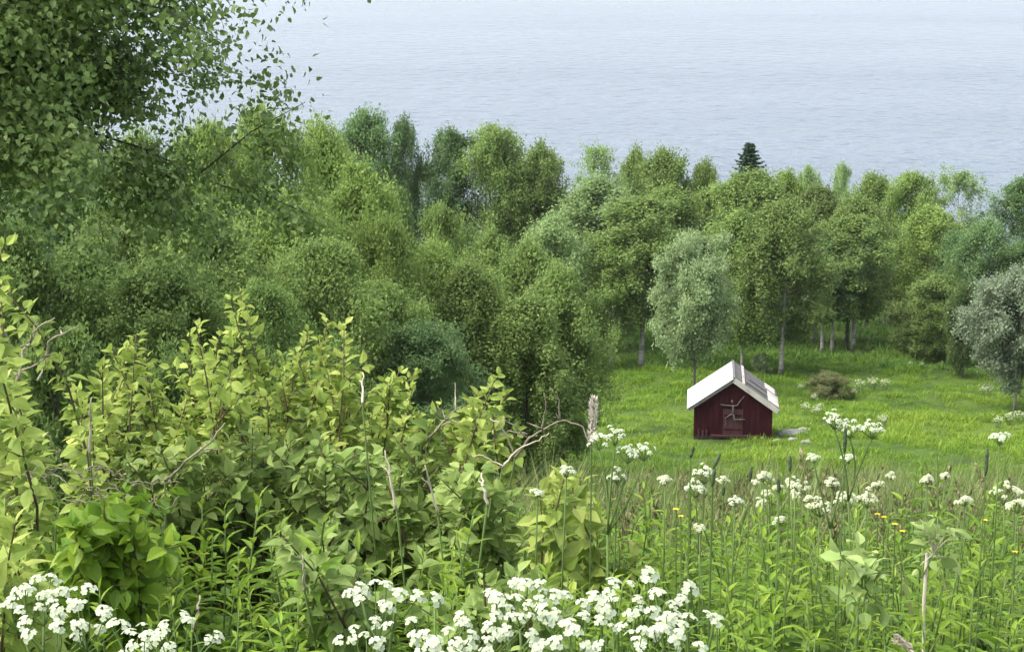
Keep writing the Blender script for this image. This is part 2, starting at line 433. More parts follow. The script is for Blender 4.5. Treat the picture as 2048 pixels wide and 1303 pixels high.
GB, GM, GL, GF = 'trees along the lake shore', 'trees at the back edge of the meadow', 'trees of the left wood', 'trees behind the front row'
TREES = [
 # back row by the lake
 (715, 220, 150, 126, 'wood', 'birch_dark', 'dark round-topped tree against the lake, leftmost of the skyline crowns', GB),
 (802, 236, 95, 126, 'wood', 'birch_dark', 'dark green tree with small pointed top just left of the skyline gap', GB),
 (845, 320, 70, 130, 'wispy', 'birch_pale', 'thin pale tree standing low in the skyline gap', GB),
 (898, 256, 100, 126, 'tall', 'birch_dark', 'narrow dark tree just right of the skyline gap', GB),
 (985, 250, 150, 126, 'wood', 'birch_mid', 'broad round green tree, highest right of the skyline gap', GB),
 (1058, 285, 120, 126, 'wood', 'birch_mid', 'tree with sloping right side beside the broad skyline crown', GB),
 (1065, 345, 140, 126, 'wood', 'olive', 'brownish olive tree below the sloping skyline crown', GB),
 (1200, 285, 110, 126, 'wispy', 'birch_pale', 'pale loose tree with twiggy top against the lake', GB),
 (1275, 296, 90, 132, 'birch', 'birch_mid', 'green tree with a pointed shoulder right of the twiggy one', GB),
 (1330, 298, 150, 126, 'birch', 'birch_mid', 'broad green birch midway between twiggy tree and dark spruce', GB),
 (1405, 322, 100, 126, 'wood', 'birch_mid', 'lower rounded tree directly left of the dark spruce', GB),
 (1570, 340, 110, 132, 'birch', 'birch_bright', 'fresh green tree in front of spruce on its right', GB),
 (1617, 332, 60, 138, 'tall', 'birch_pale', 'thin pale tree first right of the dark spruce', GB),
 (1685, 325, 42, 154, 'tall', 'birch_pale', 'tiny narrow pale treetop standing alone against the lake', GB),
 (1742, 346, 110, 134, 'birch', 'birch_mid', 'green tree right of the tiny pale treetop', GB),
 (1815, 345, 120, 132, 'wood', 'birch_mid', 'round green tree left of the wide lake notch', GB),
 (1930, 332, 110, 130, 'wispy', 'birch_pale', 'tall pale wispy tree near the right edge against the lake', GB),
 (2040, 352, 110, 126, 'tall', 'birch_dark', 'dark slender tree at the right edge against the lake', GB),
 # second row
 (1190, 352, 210, 119, 'birch', 'birch_pale', 'large soft pale birch below the twiggy treetop', GF),
 (1115, 430, 140, 111, 'wood', 'birch_pale', 'pale bushy tree next to the olive tree', GF),
 (1340, 372, 170, 121, 'birch', 'birch_mid', 'birch behind the pale slender trunk', GF),
 (1445, 365, 170, 123, 'birch', 'birch_mid', 'full green birch left of and below the spruce', GF),
 (1520, 340, 190, 124, 'birch', 'birch_mid', 'broad birch hiding the lower part of the spruce', GF),
 (1640, 372, 170, 123, 'birch', 'olive', 'dull olive birch in the middle of the right wood', GF),
 (1715, 392, 150, 121, 'birch', 'birch_mid', 'round-shouldered birch behind the four thin trunks', GF),
 (1790, 430, 150, 141, 'wood', 'birch_mid', 'green tree at the back of the grassy gap', GF),
 (1868, 412, 150, 125, 'birch', 'birch_bright', 'bright rounded birch right of the grassy gap', GF),
 (1965, 440, 150, 119, 'wood', 'birch_dark', 'dark bushy tree behind the grey willow', GF),
 (2055, 480, 140, 117, 'wood', 'birch_dark', 'dark tree at the right edge above the grey willow', GF),
 # front row at the meadow edge
 (1288, 395, 170, 111, 'tall', 'birch_mid', 'slender birch with long pale bare trunk left of the silvery tree', GM),
 (1225, 470, 150, 111, 'birch', 'birch_mid', 'birch at the left back corner of the meadow', GM),
 (1492, 420, 150, 109, 'birch', 'birch_mid', 'leaning pale-trunked birch right behind the shed roof', GM),
 (1572, 400, 190, 108, 'birch', 'birch_mid', 'tall birch with crooked white trunk right of the shed', GM),
 (1652, 470, 120, 118, 'tall', 'birch_dark', 'thin shaded birch, leftmost of the four thin trunks', GM),
 (1673, 440, 110, 118, 'tall', 'birch_mid', 'thin shaded birch second in the row of four trunks', GM),
 (1702, 455, 120, 118, 'tall', 'birch_dark', 'thin dark birch third in the row of four trunks', GM),
 (1716, 430, 130, 118, 'tall', 'birch_mid', 'thin pale birch, rightmost of the four thin trunks', GM),
 (1775, 520, 120, 136, 'tall', 'birch_dark', 'slim shaded tree inside the grassy gap', GM),
 (1820, 480, 130, 130, 'birch', 'birch_mid', 'birch on the right side of the grassy gap', GM),
 (1895, 545, 130, 112, 'wood', 'birch_mid', 'low tree with grey twiggy base left of the grey willow', GM),
 (1835, 600, 100, 114, 'shrub', 'olive', 'olive bush with bare lower twigs at the gap edge', GM),
 # left wood
 (520, 216, 230, 56, 'wood', 'birch_bright', 'tallest yellow-green tree touching the near dark tree at the skyline', GL),
 (640, 240, 190, 62, 'wood', 'birch_bright', 'fresh green tree with uneven top left of the dark skyline tree', GL),
 (430, 242, 190, 54, 'wood', 'birch_bright', 'yellow-green tree half behind the near dark tree', GL),
 (700, 330, 200, 58, 'wood', 'birch_bright', 'bright bushy tree with wide shoulder below the dark skyline trees', GL),
 (560, 380, 240, 50, 'wood', 'birch_bright', 'big yellow-green crown in the middle of the left wood', GL),
 (800, 375, 90, 66, 'birch', 'yellow', 'small yellowish treetop below the gap in the skyline', GL),
 (770, 430, 170, 56, 'wood', 'birch_bright', 'green crown below the small yellowish treetop', GL),
 (890, 410, 130, 72, 'wood', 'birch_mid', 'mid green crown below the narrow dark skyline tree', GL),
 (960, 455, 130, 70, 'wood', 'birch_mid', 'pointed green crown left of the olive tree', GL),
 (875, 480, 190, 60, 'wood', 'birch_bright', 'lighter rounded crown in the centre of the left wood', GL),
 (1045, 478, 170, 64, 'birch', 'birch_mid', 'fresh pointed crown in front of the olive tree', GL),
 (940, 520, 190, 58, 'birch', 'birch_mid', 'loose drooping birch with thin pale trunk left of the dark trunk', GL),
 (1125, 530, 190, 60, 'birch', 'birch_mid', 'broad dense tree overhanging the left edge of the meadow', GL),
 (1050, 590, 200, 57, 'birch', 'birch_mid', 'leafy tree with thick dark trunk behind the bare twigs', GL),
 (255, 262, 210, 56, 'wood', 'birch_mid', 'green treetop just right of the near dark crown base', GL),
 (110, 300, 230, 52, 'wood', 'birch_dark', 'dark treetop hidden behind the near dark crown', GL),
 (20, 270, 220, 58, 'wood', 'birch_dark', 'dark tree at the left edge behind the near crown', GL),
 (660, 480, 230, 46, 'wood', 'birch_mid', 'wide green tree above the two tallest leafy shoots', GL),
 (780, 560, 200, 48, 'wood', 'birch_mid', 'shaded green tree right of the two tallest leafy shoots', GL),
 (860, 640, 180, 46, 'wood', 'birch_dark', 'dark low tree behind the short yellow-green shoot', GL),
 (420, 420, 240, 44, 'wood', 'birch_mid', 'green tree directly under the near dark crown', GL),
 (300, 330, 230, 48, 'wood', 'birch_mid', 'green tree seen through the near dark crown', GL),
 (520, 560, 220, 38, 'wood', 'alder', 'dark tree right behind the tallest yellow-green shoot', GL),
 (340, 520, 240, 36, 'wood', 'alder', 'dark dense tree between the near crown and the yellow-green shoots', GL),
 (180, 470, 260, 38, 'wood', 'alder', 'dark dense tree behind the bare grey branches', GL),
 (40, 440, 240, 36, 'wood', 'alder', 'dark dense tree at the left edge', GL),
 (640, 680, 220, 34, 'shrub', 'alder', 'dark shaded bush behind the second leafy shoot', GL),
 (110, 640, 260, 28, 'shrub', 'alder', 'dark shaded bush behind the grey twigs at the left edge', GL),
 (390, 700, 260, 28, 'shrub', 'alder', 'dark shaded bush behind the first leafy shoot', GL),
 (760, 780, 220, 32, 'shrub', 'alder', 'dark shaded bush low behind the short yellow shoots', GL),
 (930, 800, 170, 44, 'shrub', 'birch_dark', 'dark bush at the foot of the drooping birch', GL),
]
for px, top, w, d, pr, mt, lab, grp in TREES:
    nm, ct, bark = 'birch_tree', 'birch tree', None
    if pr == 'wood': nm, ct = 'broadleaf_tree', 'tree'
    if pr == 'shrub': nm, ct = 'bush', 'bush'
    if 'thick dark trunk' in lab or 'dark birch' in lab: bark = 'dark_bark'
    place_tree(px, top, w, d, pr, mt, lab, nm, ct, grp, bark)
place_tree(1395, 470, 152, 100, 'willow', 'silver', 'silvery pale green tree standing alone right behind the shed', 'willow_tree', 'willow tree')
place_tree(2046, 528, 205, 94, 'willow', 'silver_blue', 'large grey-leaved willow with forked trunk at the right edge', 'willow_tree', 'willow tree', None, 'pale_bark')
place_tree(1932, 560, 90, 106, 'shrub', 'yellow', 'yellow-green bush peeking out behind the grey willow', 'bush', 'bush')
place_tree(1885, 640, 90, 112, 'shrub', 'olive', 'olive twiggy bush left of the grey willow', 'bush', 'bush')
place_tree(1660, 745, 84, 98, 'shrub', 'dry_green', 'low brownish green bush in the meadow right of the shed', 'bush', 'bush')
place_tree(1523, 706, 34, 108, 'shrub', 'silver', 'tiny pale shrub in the grass behind the shed roof', 'bush', 'bush')
place_tree(1735, 685, 50, 117, 'shrub', 'alder', 'small dark shrub right of the four thin trunks', 'bush', 'bush')

def build_spruce():
    p = at(1500, 283, 132); gz = float(ground_z(p[0], p[1])); H = p[2] - gz
    r = empty('spruce_tree', (p[0], p[1], gz - .05), 'dark spruce rising as a spiky cone above the birches', 'spruce tree')
    tg, cg = Geo(), Geo()
    tg.tube([(0, 0, 0), (.03, 0, H * .5), (0, 0, H)], [.16, .09, .012], 7)
    P, A, N, S = [], [], [], []
    z, k = H - .05, 0
    while z > 1.2:
        f = (H - z) / H; k += 1
        az = k * 2.399 + rng.normal() * .3
        ln = min(.12 + 5.2 * f ** .85, 3.3) * rng.uniform(.55, 1.25)
        s = np.linspace(0, 1, 7)
        rad = np.array([math.cos(az), math.sin(az), 0])
        sag = rng.uniform(.15, .5); pts = np.array([0, 0, z]) + rad * (ln * s)[:, None] + np.array([0, 0, 1.0]) * (-sag * ln * s + (sag * .75 + .12) * ln * s ** 2.2)[:, None]
        tg.tube(pts, .022 * (1 - .85 * s), 3, cap=False)
        nn = int(24 + 60 * ln)
        q = rng.uniform(.02, 1, nn)
        b = np.stack([np.interp(q, s, pts[:, a]) for a in range(3)], 1)
        side = np.cross(rad, [0, 0, 1.0]); sg = rng.choice([-1, 1], nn)
        ax = rad * .8 + side * sg[:, None] * .7 + rng.normal(size=(nn, 3)) * .25 + np.array([0, 0, -.25])
        P.append(b); A.append(ax); N.append(np.array([0, 0, 1.]) + rng.normal(size=(nn, 3)) * .6); S.append(rng.uniform(.16, .36, nn) * (1.05 - .5 * q) + .05)
        z -= .03 + .045 * f
    P, A, N, S = map(np.concatenate, (P, A, N, S))
    cg.scatter(LEAF_NARROW, P, frames(A, N), S, np.clip(.45 + rng.normal(size=len(P)) * .2, 0, 1))
    tg.obj('trunk', [M['dark_bark']], r); cg.obj('crown', [M['spruce']], r)
build_spruce()

def build_near_aspen():
    d = 13.0
    x = -4.4; gz = float(ground_z(x, d))
    r = empty('aspen_tree', (x, d, gz - .05), 'large dark-leaved aspen close by, filling the upper left corner', 'aspen tree')
    tg, cg = make_tree(H=8.6, W=5.3, c0=.38, kind='aspen', nlimb=84, nsub=9, nclump=4, nleaf=120, leaf_len=.046, clump_r=.24, leaf=LEAF_ASPEN, trunk_r=.012, rise=.45, droop=.18, up=.45)
    tg.obj('trunk', [M['dark_bark']], r, True); cg.obj('crown', [M['aspen']], r)
build_near_aspen()

# ------------------------------------------------------------------ the shed
def build_shed():
    d = 83.0
    pl = at(1386, 872, d); pr = at(1544, 872, d)
    cx = (pl[0] + pr[0]) / 2; W = pr[0] - pl[0]; hw = W / 2
    base = at(1465, 876, d); gz = min(base[2], float(ground_z(cx, d)) + .02)
    r = empty('shed', (cx, d, gz), 'small dark red wooden shed with pale metal roof alone in the meadow', 'shed', rz=-math.radians(5.6))
    r.scale = (.965, .965, .965)
    EH, AH, D = 1.62, 2.86, 3.1
    red = rough_mat('red_paint', (.024, .005, .007), (.055, .011, .013), 3.0, (2.4, 2.4, .35), .9, .25, (.038, .007, .009), .12)
    redd = rough_mat('worn_red_boards', (.034, .012, .014), (.085, .036, .034), 4.0, (9, 9, .6), .9, .3)
    grey = rough_mat('weathered_grey_wood', (.055, .052, .05), (.16, .15, .14), 3.0, (.6, 8, 8), .9, .4)
    pale = rough_mat('pale_board', (.28, .25, .22), (.50, .46, .41), 2.0, (1, 1, 1), .8, .3, (.42, .385, .34))
    metal = rough_mat('galvanised_sheet', (.44, .49, .54), (.72, .78, .83), 1.1, (.5, 2.2, .5), .42, .05, None, .5, .35)
    slope = (AH - EH) / hw
    def top(x): return AH - slope * abs(x)
    # walls: boards, each a real plank with a batten over the joint
    g = Geo()
    nb = 24
    for k in range(nb):
        x0, x1 = -hw + W * k / nb + .008, -hw + W * (k + 1) / nb - .008
        dy = rng.uniform(0, .012); z0 = rng.uniform(.10, .18)
        for y0, y1 in ((-dy - .022, .03), (D - .03, D + .022)):
            V = [(x0, y0, z0), (x1, y0, z0), (x1, y1, z0), (x0, y1, z0), (x0, y0, top(x0)), (x1, y0, top(x1)), (x1, y1, top(x1)), (x0, y1, top(x0))]
            ap = None
            g.faces(V, [(0, 3, 2, 1), (4, 5, 6, 7), (0, 1, 5, 4), (1, 2, 6, 5), (2, 3, 7, 6), (3, 0, 4, 7)])
        if k % 1 == 0 and k:
            xb = -hw + W * k / nb
            g.box((xb - .018, -.052, .16), (xb + .018, -.036, top(xb) - .03))
    for s in (-1, 1):
        for k in range(20):
            y0, y1 = .04 + (D - .08) * k / 20 + .004, .04 + (D - .08) * (k + 1) / 20 - .004
            x0, x1 = sorted((s * (hw - .03), s * (hw + rng.uniform(.0, .012))))
            g.box((x0, y0, .12), (x1, y1, EH - .02))
    g.obj('wall', [red], r)
    g = Geo()
    for s in (-1, 1):
        x0, x1 = sorted((s * (hw - .07), s * (hw + .035)))
        g.box((x0, -.07, .05), (x1, -.054, EH - .03))
        o = g.obj('corner_board', [red], r); g = Geo()
    # roof
    OH, OV = .26, .24
    def slope_sheet(side, t, y0, y1, u0, u1, lift):
        """slab on the roof slope: u runs from ridge (0) to eave (1)"""
        n = np.array([side * math.sin(math.atan(slope)), 0, math.cos(math.atan(slope))])
        a = np.array([0, 0, AH]); e = np.array([side * (hw + OH), 0, AH - slope * (hw + OH)])
        P = []
        for li in (lift, lift + t):
            for u, y in ((u0, y0), (u1, y0), (u1, y1), (u0, y1)):
                q = a * (1 - u) + e * u + n * li; P.append((q[0], y, q[2]))
        return P, [(0, 3, 2, 1), (4, 5, 6, 7), (0, 1, 5, 4), (1, 2, 6, 5), (2, 3, 7, 6), (3, 0, 4, 7)]
    g = Geo(); g.faces(*slope_sheet(-1, .05, -OV, D + OV, 0, 1, .0)); g.faces(*slope_sheet(1, .05, -OV, D + OV, 0, 1, .0)); g.obj('roof_deck', [grey], r)
    # corrugated sheet on the left slope
    g = Geo(); y = np.linspace(-OV - .04, D + OV + .04, 150)
    us = np.linspace(-.012, 1.03, 5); n = np.array([-math.sin(math.atan(slope)), 0, math.cos(math.atan(slope))])
    a = np.array([0, 0, AH]); e = np.array([-(hw + OH), 0, AH - slope * (hw + OH)])
    V = [];
    for u in us:
        q = a * (1 - u) + e * u
        w = .062 + .011 * np.sin(y * 2 * math.pi / .11)
        V.append(np.stack([q[0] + n[0] * w, y, q[2] + n[2] * w], 1))
    V = np.array(V).reshape(-1, 3); F = [(i * 150 + j, i * 150 + j + 1, (i + 1) * 150 + j + 1, (i + 1) * 150 + j) for i in range(4) for j in range(149)]
    g.faces(V, F); g.obj('metal_sheet', [metal], r, True)
    # weathered planks on the right slope, running down it
    g = Geo()
    ny = 16
    for k in range(ny):
        y0 = -OV + (D + 2 * OV) * k / ny + .008; y1 = -OV + (D + 2 * OV) * (k + 1) / ny - .008
        g.faces(*slope_sheet(1, rng.uniform(.022, .035), y0, y1, .0, 1 + rng.uniform(-.01, .03), .054))
    g.obj('roof_planks', [grey], r)
    g = Geo(); g.faces(*slope_sheet(1, .05, -OV - .02, D + OV, .17, .215, .094)); g.obj('roof_batten', [pale], r)
    g = Geo(); g.faces(*slope_sheet(1, .04, .5, .95, .26, .70, .096)); g.faces(*slope_sheet(1, .045, 1.5, 1.75, .34, .74, .096)); g.obj('loose_plank', [grey], r)
    g = Geo(); g.faces(*slope_sheet(1, .035, -.05, D * .62, .76, 1.0, .096)); g.faces(*slope_sheet(1, .03, D * .7, D + .1, .72, .95, .096)); g.obj('pale_roof_board', [pale], r)
    # verge boards
    for s, mt, hh in ((-1, grey, .13), (1, pale, .23)):
        g = Geo(); P, F = slope_sheet(s, hh, -OV - .045, -OV - .006, .0, 1.02, -.13 if s > 0 else -.09)
        g.faces(P, F); g.obj('verge_board', [mt], r)
    g = Geo(); g.box((-.06, -OV - .04, AH + .085), (.06, D + OV, AH + .115)); g.obj('ridge_cap', [grey], r)
    # foot: sill beams, threshold
    g = Geo(); g.box((-hw - .03, -.03, -.25), (hw + .03, .10, .115)); _sm = rough_mat('dark_sill', (.03, .025, .022), (.09, .075, .065), 5, (.5, 5, 5)); g.obj('sill_beam', [_sm], r)
    g = Geo(); g.box((-hw - .03, D - .1, -.25), (hw + .03, D + .03, .115)); g.obj('sill_beam', [_sm], r)
    g = Geo(); g.box((-1.02, -.20, .10), (1.0, -.062, .19)); g.obj('threshold_beam', [redd], r)
    # door, boarded, with a frame, hinges and handle
    dr = Geo()
    for k in range(6):
        x0 = -.46 + .92 * k / 6
        dr.box((x0 + .004, -.078, .20), (x0 + .92 / 6 - .004, -.056 - rng.uniform(0, .006), 1.42 + rng.uniform(-.01, .01)))
    door = dr.obj('door', [redd], r)
    g = Geo(); g.box((-.40, -.096, 1.08), (.40, -.081, 1.17)); g.obj('brace', [red], door)
    g = Geo(); g.box((-.40, -.096, .40), (.40, -.081, .49)); g.obj('brace', [red], door)
    g = Geo(); g.tube([(.33, -.082, .74), (.33, -.12, .76), (.33, -.12, .88), (.33, -.082, .90)], .012, 6); g.obj('handle', [M['dark_bark']], door)
    # low posts leaning on the wall foot
    g = Geo(); g.box((-1.62, -.10, .0), (-1.54, -.07, .42)); g.box((-1.44, -.12, -.02), (-1.34, -.08, .36)); g.box((-1.25, -.11, .0), (-1.17, -.075, .40)); g.obj('foot_plank', [redd], r)
    return r, cx, gz, hw

shed, SX, SZ, SHW = build_shed()

def shed_pt(x, y, z):
    a = -math.radians(5.6)
    return (SX + x * math.cos(a) - y * math.sin(a), 83.0 + x * math.sin(a) + y * math.cos(a), SZ + z)

# dancing figure of weathered branches on the gable wall
def build_figure():
    r = empty('wall_figure', shed_pt(0, -.12, 1.2), 'small figure of weathered branches with raised arms on the shed wall', 'wall ornament', rz=-math.radians(5.6))
    wood = rough_mat('driftwood', (.06, .045, .042), (.18, .14, .13), 12, (1, 1, .4))
    k = 1 / (5.92 * 44.5)
    def q(x, y): return ((x - 795) * k, 0.0, (830 - y) * k / .97)
    def limb(name, pts, rad):
        g = Geo(); pts = [q(*p) for p in pts]
        g.tube(pts, rad, 6, mat=0); return g.obj(name, [wood], r, True)
    limb('torso', [(790, 735), (795, 790), (792, 845)], [.045, .055, .04])
    limb('arm', [(790, 745), (740, 742), (690, 738), (640, 728)], [.04, .032, .028, .015])
    limb('arm', [(800, 745), (840, 738), (872, 685), (920, 628)], [.04, .032, .028, .015])
    limb('leg', [(785, 840), (750, 858), (705, 892), (715, 960), (695, 990)], [.04, .036, .03, .025, .02])
    limb('leg', [(800, 845), (806, 905), (870, 906), (935, 900)], [.04, .038, .036, .025])
    g = Geo(); g.tube([q(780, 675), q(779, 685), q(781, 698), q(782, 712)], [.02, .05, .05, .02], 8); g.obj('head', [wood], r, True)
build_figure()

# boulders beside the shed
def boulder(x, y, sx, sy, sz, label, mat):
    import bmesh
    bm = bmesh.new(); bmesh.ops.create_icosphere(bm, subdivisions=3, radius=1)
    ph = rng.uniform(0, 6, 6)
    for v in bm.verts:
        c = v.co; k = 1 + .16 * math.sin(c.x * 2.6 + ph[0]) * math.sin(c.y * 2.3 + ph[1]) + .10 * math.sin(c.z * 4 + ph[2] + c.x * 3) + .05 * math.sin(c.x * 8 + ph[3]) * math.sin(c.y * 7 + c.z * 6)
        v.co = Vector((c.x * sx * k, c.y * sy * k, max(c.z * k, -.6) * sz))
    me = bpy.data.meshes.new('boulder'); bm.to_mesh(me); bm.free()
    for p in me.polygons: p.use_smooth = True
    me.materials.append(mat)
    o = bpy.data.objects.new('boulder', me); C.objects.link(o)
    o.location = (x, y, float(ground_z(x, y)) + sz * .2); o.rotation_euler = (0, 0, rng.uniform(0, 6))
    return tag(o, label, 'boulder', 'stones beside the shed')
st1 = rough_mat('grey_stone', (.12, .12, .105), (.27, .265, .24), 4, bump=.5)
st2 = rough_mat('lichen_stone', (.11, .13, .07), (.26, .29, .18), 4, bump=.5)
for px, py, w, h, lab, m in ((1524, 880, .16, .13, 'small pale stone at the right foot of the shed wall', st2),
                             (1556, 884, .26, .15, 'pale rounded stone just right of the shed corner', st2),
                             (1585, 881, .24, .15, 'pale stone second from the shed corner', st1),
                             (1612, 886, .24, .16, 'rounded stone at the right end of the stone row', st2),
                             (1590, 868, .75, .14, 'long flat grey slab behind the row of stones', st1),
                             (1610, 860, .34, .12, 'pale low stone behind the flat slab', st2),
                             (1813, 724, .22, .18, 'lone white stone in the grass far right of the shed', st1)):
    ds = np.linspace(70, 118, 400)
    e = [abs(at(px, py, q)[2] - float(ground_z(at(px, py, q)[0], q))) for q in ds]
    q = ds[int(np.argmin(e))]
    boulder(at(px, py, q)[0], q, w, w * .8, h, lab, m)

# ------------------------------------------------------------------ grasses (nobody could count them)
def blade(h, w, bend, segs):
    t = np.linspace(0, 1, segs + 1)
    V = []
    for a in t[:-1]:
        ww = w * (1 - a ** 1.6) / 2
        V += [(-ww, bend * a * a, h * a), (ww, bend * a * a, h * a)]
    V.append((0, bend, h * (1 - .12 * bend)))
    F = [(2 * i, 2 * i + 1, 2 * i + 3, 2 * i + 2) for i in range(segs - 1)] + [(2 * segs - 2, 2 * segs - 1, 2 * segs)]
    return V, F

def tuft(n, h, w, bend, segs, spread):
    g = Geo()
    for k in range(n):
        V, F = blade(h * rng.uniform(.6, 1.15), w * rng.uniform(.7, 1.2), bend * rng.uniform(.4, 1.4), segs)
        V = np.array(V); a = rng.uniform(0, 6.283); ca, sa = math.cos(a), math.sin(a)
        R = np.array([[ca, -sa, 0], [sa, ca, 0], [0, 0, 1]])
        V = V @ R.T + np.array([rng.normal() * spread, rng.normal() * spread, -.02])
        g.faces(V, F, np.clip(.5 + rng.normal() * .12, 0, 1))
    return g.pack()

def rot_z(a):
    c, s = np.cos(a), np.sin(a); z = np.zeros_like(a); o = np.ones_like(a)
    return np.stack([np.stack([c, -s, z], -1), np.stack([s, c, z], -1), np.stack([z, z, o], -1)], -2)

def tilted(n, amt):
    up = unit(np.stack([rng.normal(size=n) * amt, rng.normal(size=n) * amt, np.ones(n)], 1))
    a = rng.uniform(0, 6.283, n); fwd = np.stack([np.cos(a), np.sin(a), 0 * a], 1)
    return frames(fwd - (fwd * up).sum(-1, keepdims=True) * up, up)

def patch(x, y):
    return (np.sin(x * .31 + 1.7) * np.sin(y * .23 + .4) + .6 * np.sin(x * .9 + y * .5) * np.sin(y * .8 - .3 * x + 2) + .35 * np.sin(2.1 * x + 1) * np.sin(1.7 * y + x))

def meadow_field(name, mat, N, d0, d1, u0, u1, tufts, hs, lab_tint):
    g = Geo()
    d = np.sqrt(rng.uniform(d0 ** 2, d1 ** 2, N)); x = rng.uniform(u0, u1, N) * d
    pn = patch(x, d)
    hum = .6 * vnoise(x, d, .85, 1) + .4 * vnoise(x, d * .8, .38, 2)
    S = hs * (1 + .25 * pn) * (.28 + 3.4 * np.clip(hum - .28, 0, 1) ** 1.25) * rng.uniform(.7, 1.3, N)
    S = np.clip(S, .25 * hs, 2.6 * hs)
    tint = np.clip(lab_tint(x, d) + .10 * pn + .5 * (vnoise(x, d, 2.2, 3) - .5) + .25 * (hum - .5) + rng.normal(size=N) * .10, .02, .98)
    P = np.stack([x, d, ground_z(x, d)], 1)
    which = rng.integers(0, len(tufts), N)
    for k, t in enumerate(tufts):
        w = which == k
        g.scatter(t, P[w], rot_z(rng.uniform(0, 6.283, w.sum())), S[w], tint[w])
    o = g.obj(name, [mat]); tag(o, kind='stuff'); return o

def mead_tint(x, d):
    px = 1024 + x / d * FPX
    yel = np.exp(-((d - 86) / 7) ** 2) * np.exp(-((x - 17) / 7) ** 2) * .3 + np.exp(-((d - 84) / 6) ** 2) * np.exp(-((x - 6) / 3) ** 2) * .2
    return .52 + yel - .10 * np.clip((d - 102) / 14, 0, 1)
T_mead = [tuft(8, .20, .034, .12, 2, .10) for _ in range(5)]
o = meadow_field('meadow_grass', M['grass'], 54000, 60, 121, -.08, .42, T_mead, 1.0, mead_tint)
tag(o, 'low bright green meadow grass around the shed', 'grass')
T_wood = [tuft(6, .34, .06, .22, 2, .14) for _ in range(4)]
o = meadow_field('wood_floor_grass', M['wood_floor'], 15000, 108, 150, -.02, .36, T_wood, 1.0, lambda x, d: np.full_like(x, .5))
tag(o, 'darker grass and low plants under the trees behind the meadow', 'grass')
T_tall = [tuft(9, .60, .009, .28, 3, .08) for _ in range(5)]
o = meadow_field('slope_grass', M['tall_grass'], 8500, 4.6, 22, -.42, .44, T_tall, .9, lambda x, d: .5 + .2 * np.clip((d - 8) / 6, 0, 1))
tag(o, 'long grass between the herbs on the near slope', 'grass')
T_mid = [tuft(8, .55, .022, .25, 2, .18) for _ in range(4)]
o = meadow_field('bank_grass', M['tall_grass'], 20000, 20, 62, -.38, .42, T_mid, .95, lambda x, d: np.full_like(x, .55))
tag(o, 'rough grass on the bank between near slope and meadow', 'grass')

# grass stems with brown seed heads
def seed_stems():
    g = Geo()
    T = []
    for _ in range(6):
        a = Geo(); h = rng.uniform(.9, 1.15); b = rng.uniform(.05, .22)
        t = np.linspace(0, 1, 6); pts = np.stack([b * t ** 2, 0 * t, h * t], 1)
        a.tube(pts, .0022, 3, mat=0, cap=False)
        n = 26
        q = rng.uniform(.80, 1.0, n)
        P = np.stack([np.interp(q, t, pts[:, k]) for k in range(3)], 1) + rng.normal(size=(n, 3)) * .008
        a.scatter(LEAF_NARROW, P, frames(rand_dir(n) * .6 + np.array([.2, 0, 1.]), rand_dir(n)), rng.uniform(.02, .045, n), mat=1)
        T.append(a.pack())
    N = 330
    d = np.sqrt(rng.uniform(7.5 ** 2, 15 ** 2, N)); u = rng.uniform(-.02, .31, N); x = u * d
    P = np.stack([x, d, ground_z(x, d)], 1)
    w = rng.integers(0, 6, N)
    for k in range(6):
        m = w == k
        g.scatter(T[k], P[m], rot_z(rng.uniform(0, 6.283, m.sum())), rng.uniform(.75, 1.15, m.sum()))
    o = g.obj('seeding_grass', [M['tall_grass'], M['seed']]); tag(o, 'thin grass stems with brownish seed heads at the top of the slope', 'grass', kind='stuff')
seed_stems()

# ------------------------------------------------------------------ near herbs
def willowherb(h, nleaf=44, L=.10, bend=.08):
    """stem Geo and leaves Geo of one leafy stem"""
    sg, lg = Geo(), Geo()
    t = np.linspace(0, 1, 8); az0 = rng.uniform(0, 6.28)
    pts = np.stack([bend * t ** 2 * math.cos(az0), bend * t ** 2 * math.sin(az0), h * t], 1)
    sg.tube(pts, .0055 * (1 - .6 * t), 5, tint=.5)
    k = np.arange(nleaf); f = .22 + .78 * (k + .5) / nleaf
    az = k * 2.399 + rng.normal(size=nleaf) * .25
    P = np.stack([np.interp(f, t, pts[:, a]) for a in range(3)], 1)
    el = np.interp(f, [.2, .7, .93, 1], [-.1, .25, .7, 1.25]) + rng.normal(size=nleaf) * .15
    A = np.stack([np.cos(az) * np.cos(el), np.sin(az) * np.cos(el), np.sin(el)], 1)
    N = np.stack([-np.cos(az) * np.sin(el), -np.sin(az) * np.sin(el), np.cos(el)], 1) + rng.normal(size=(nleaf, 3)) * .2
    ln = L * np.interp(f, [.2, .4, .8, 1], [.75, 1.1, .95, .45]) * rng.uniform(.8, 1.2, nleaf)
    tint = np.clip(.36 + .45 * np.clip((f - .6) / .4, 0, 1) + rng.normal(size=nleaf) * .1, 0, 1)
    lg.scatter(LEAF_LANCE, P, frames(A, N), ln, tint)
    return sg, lg

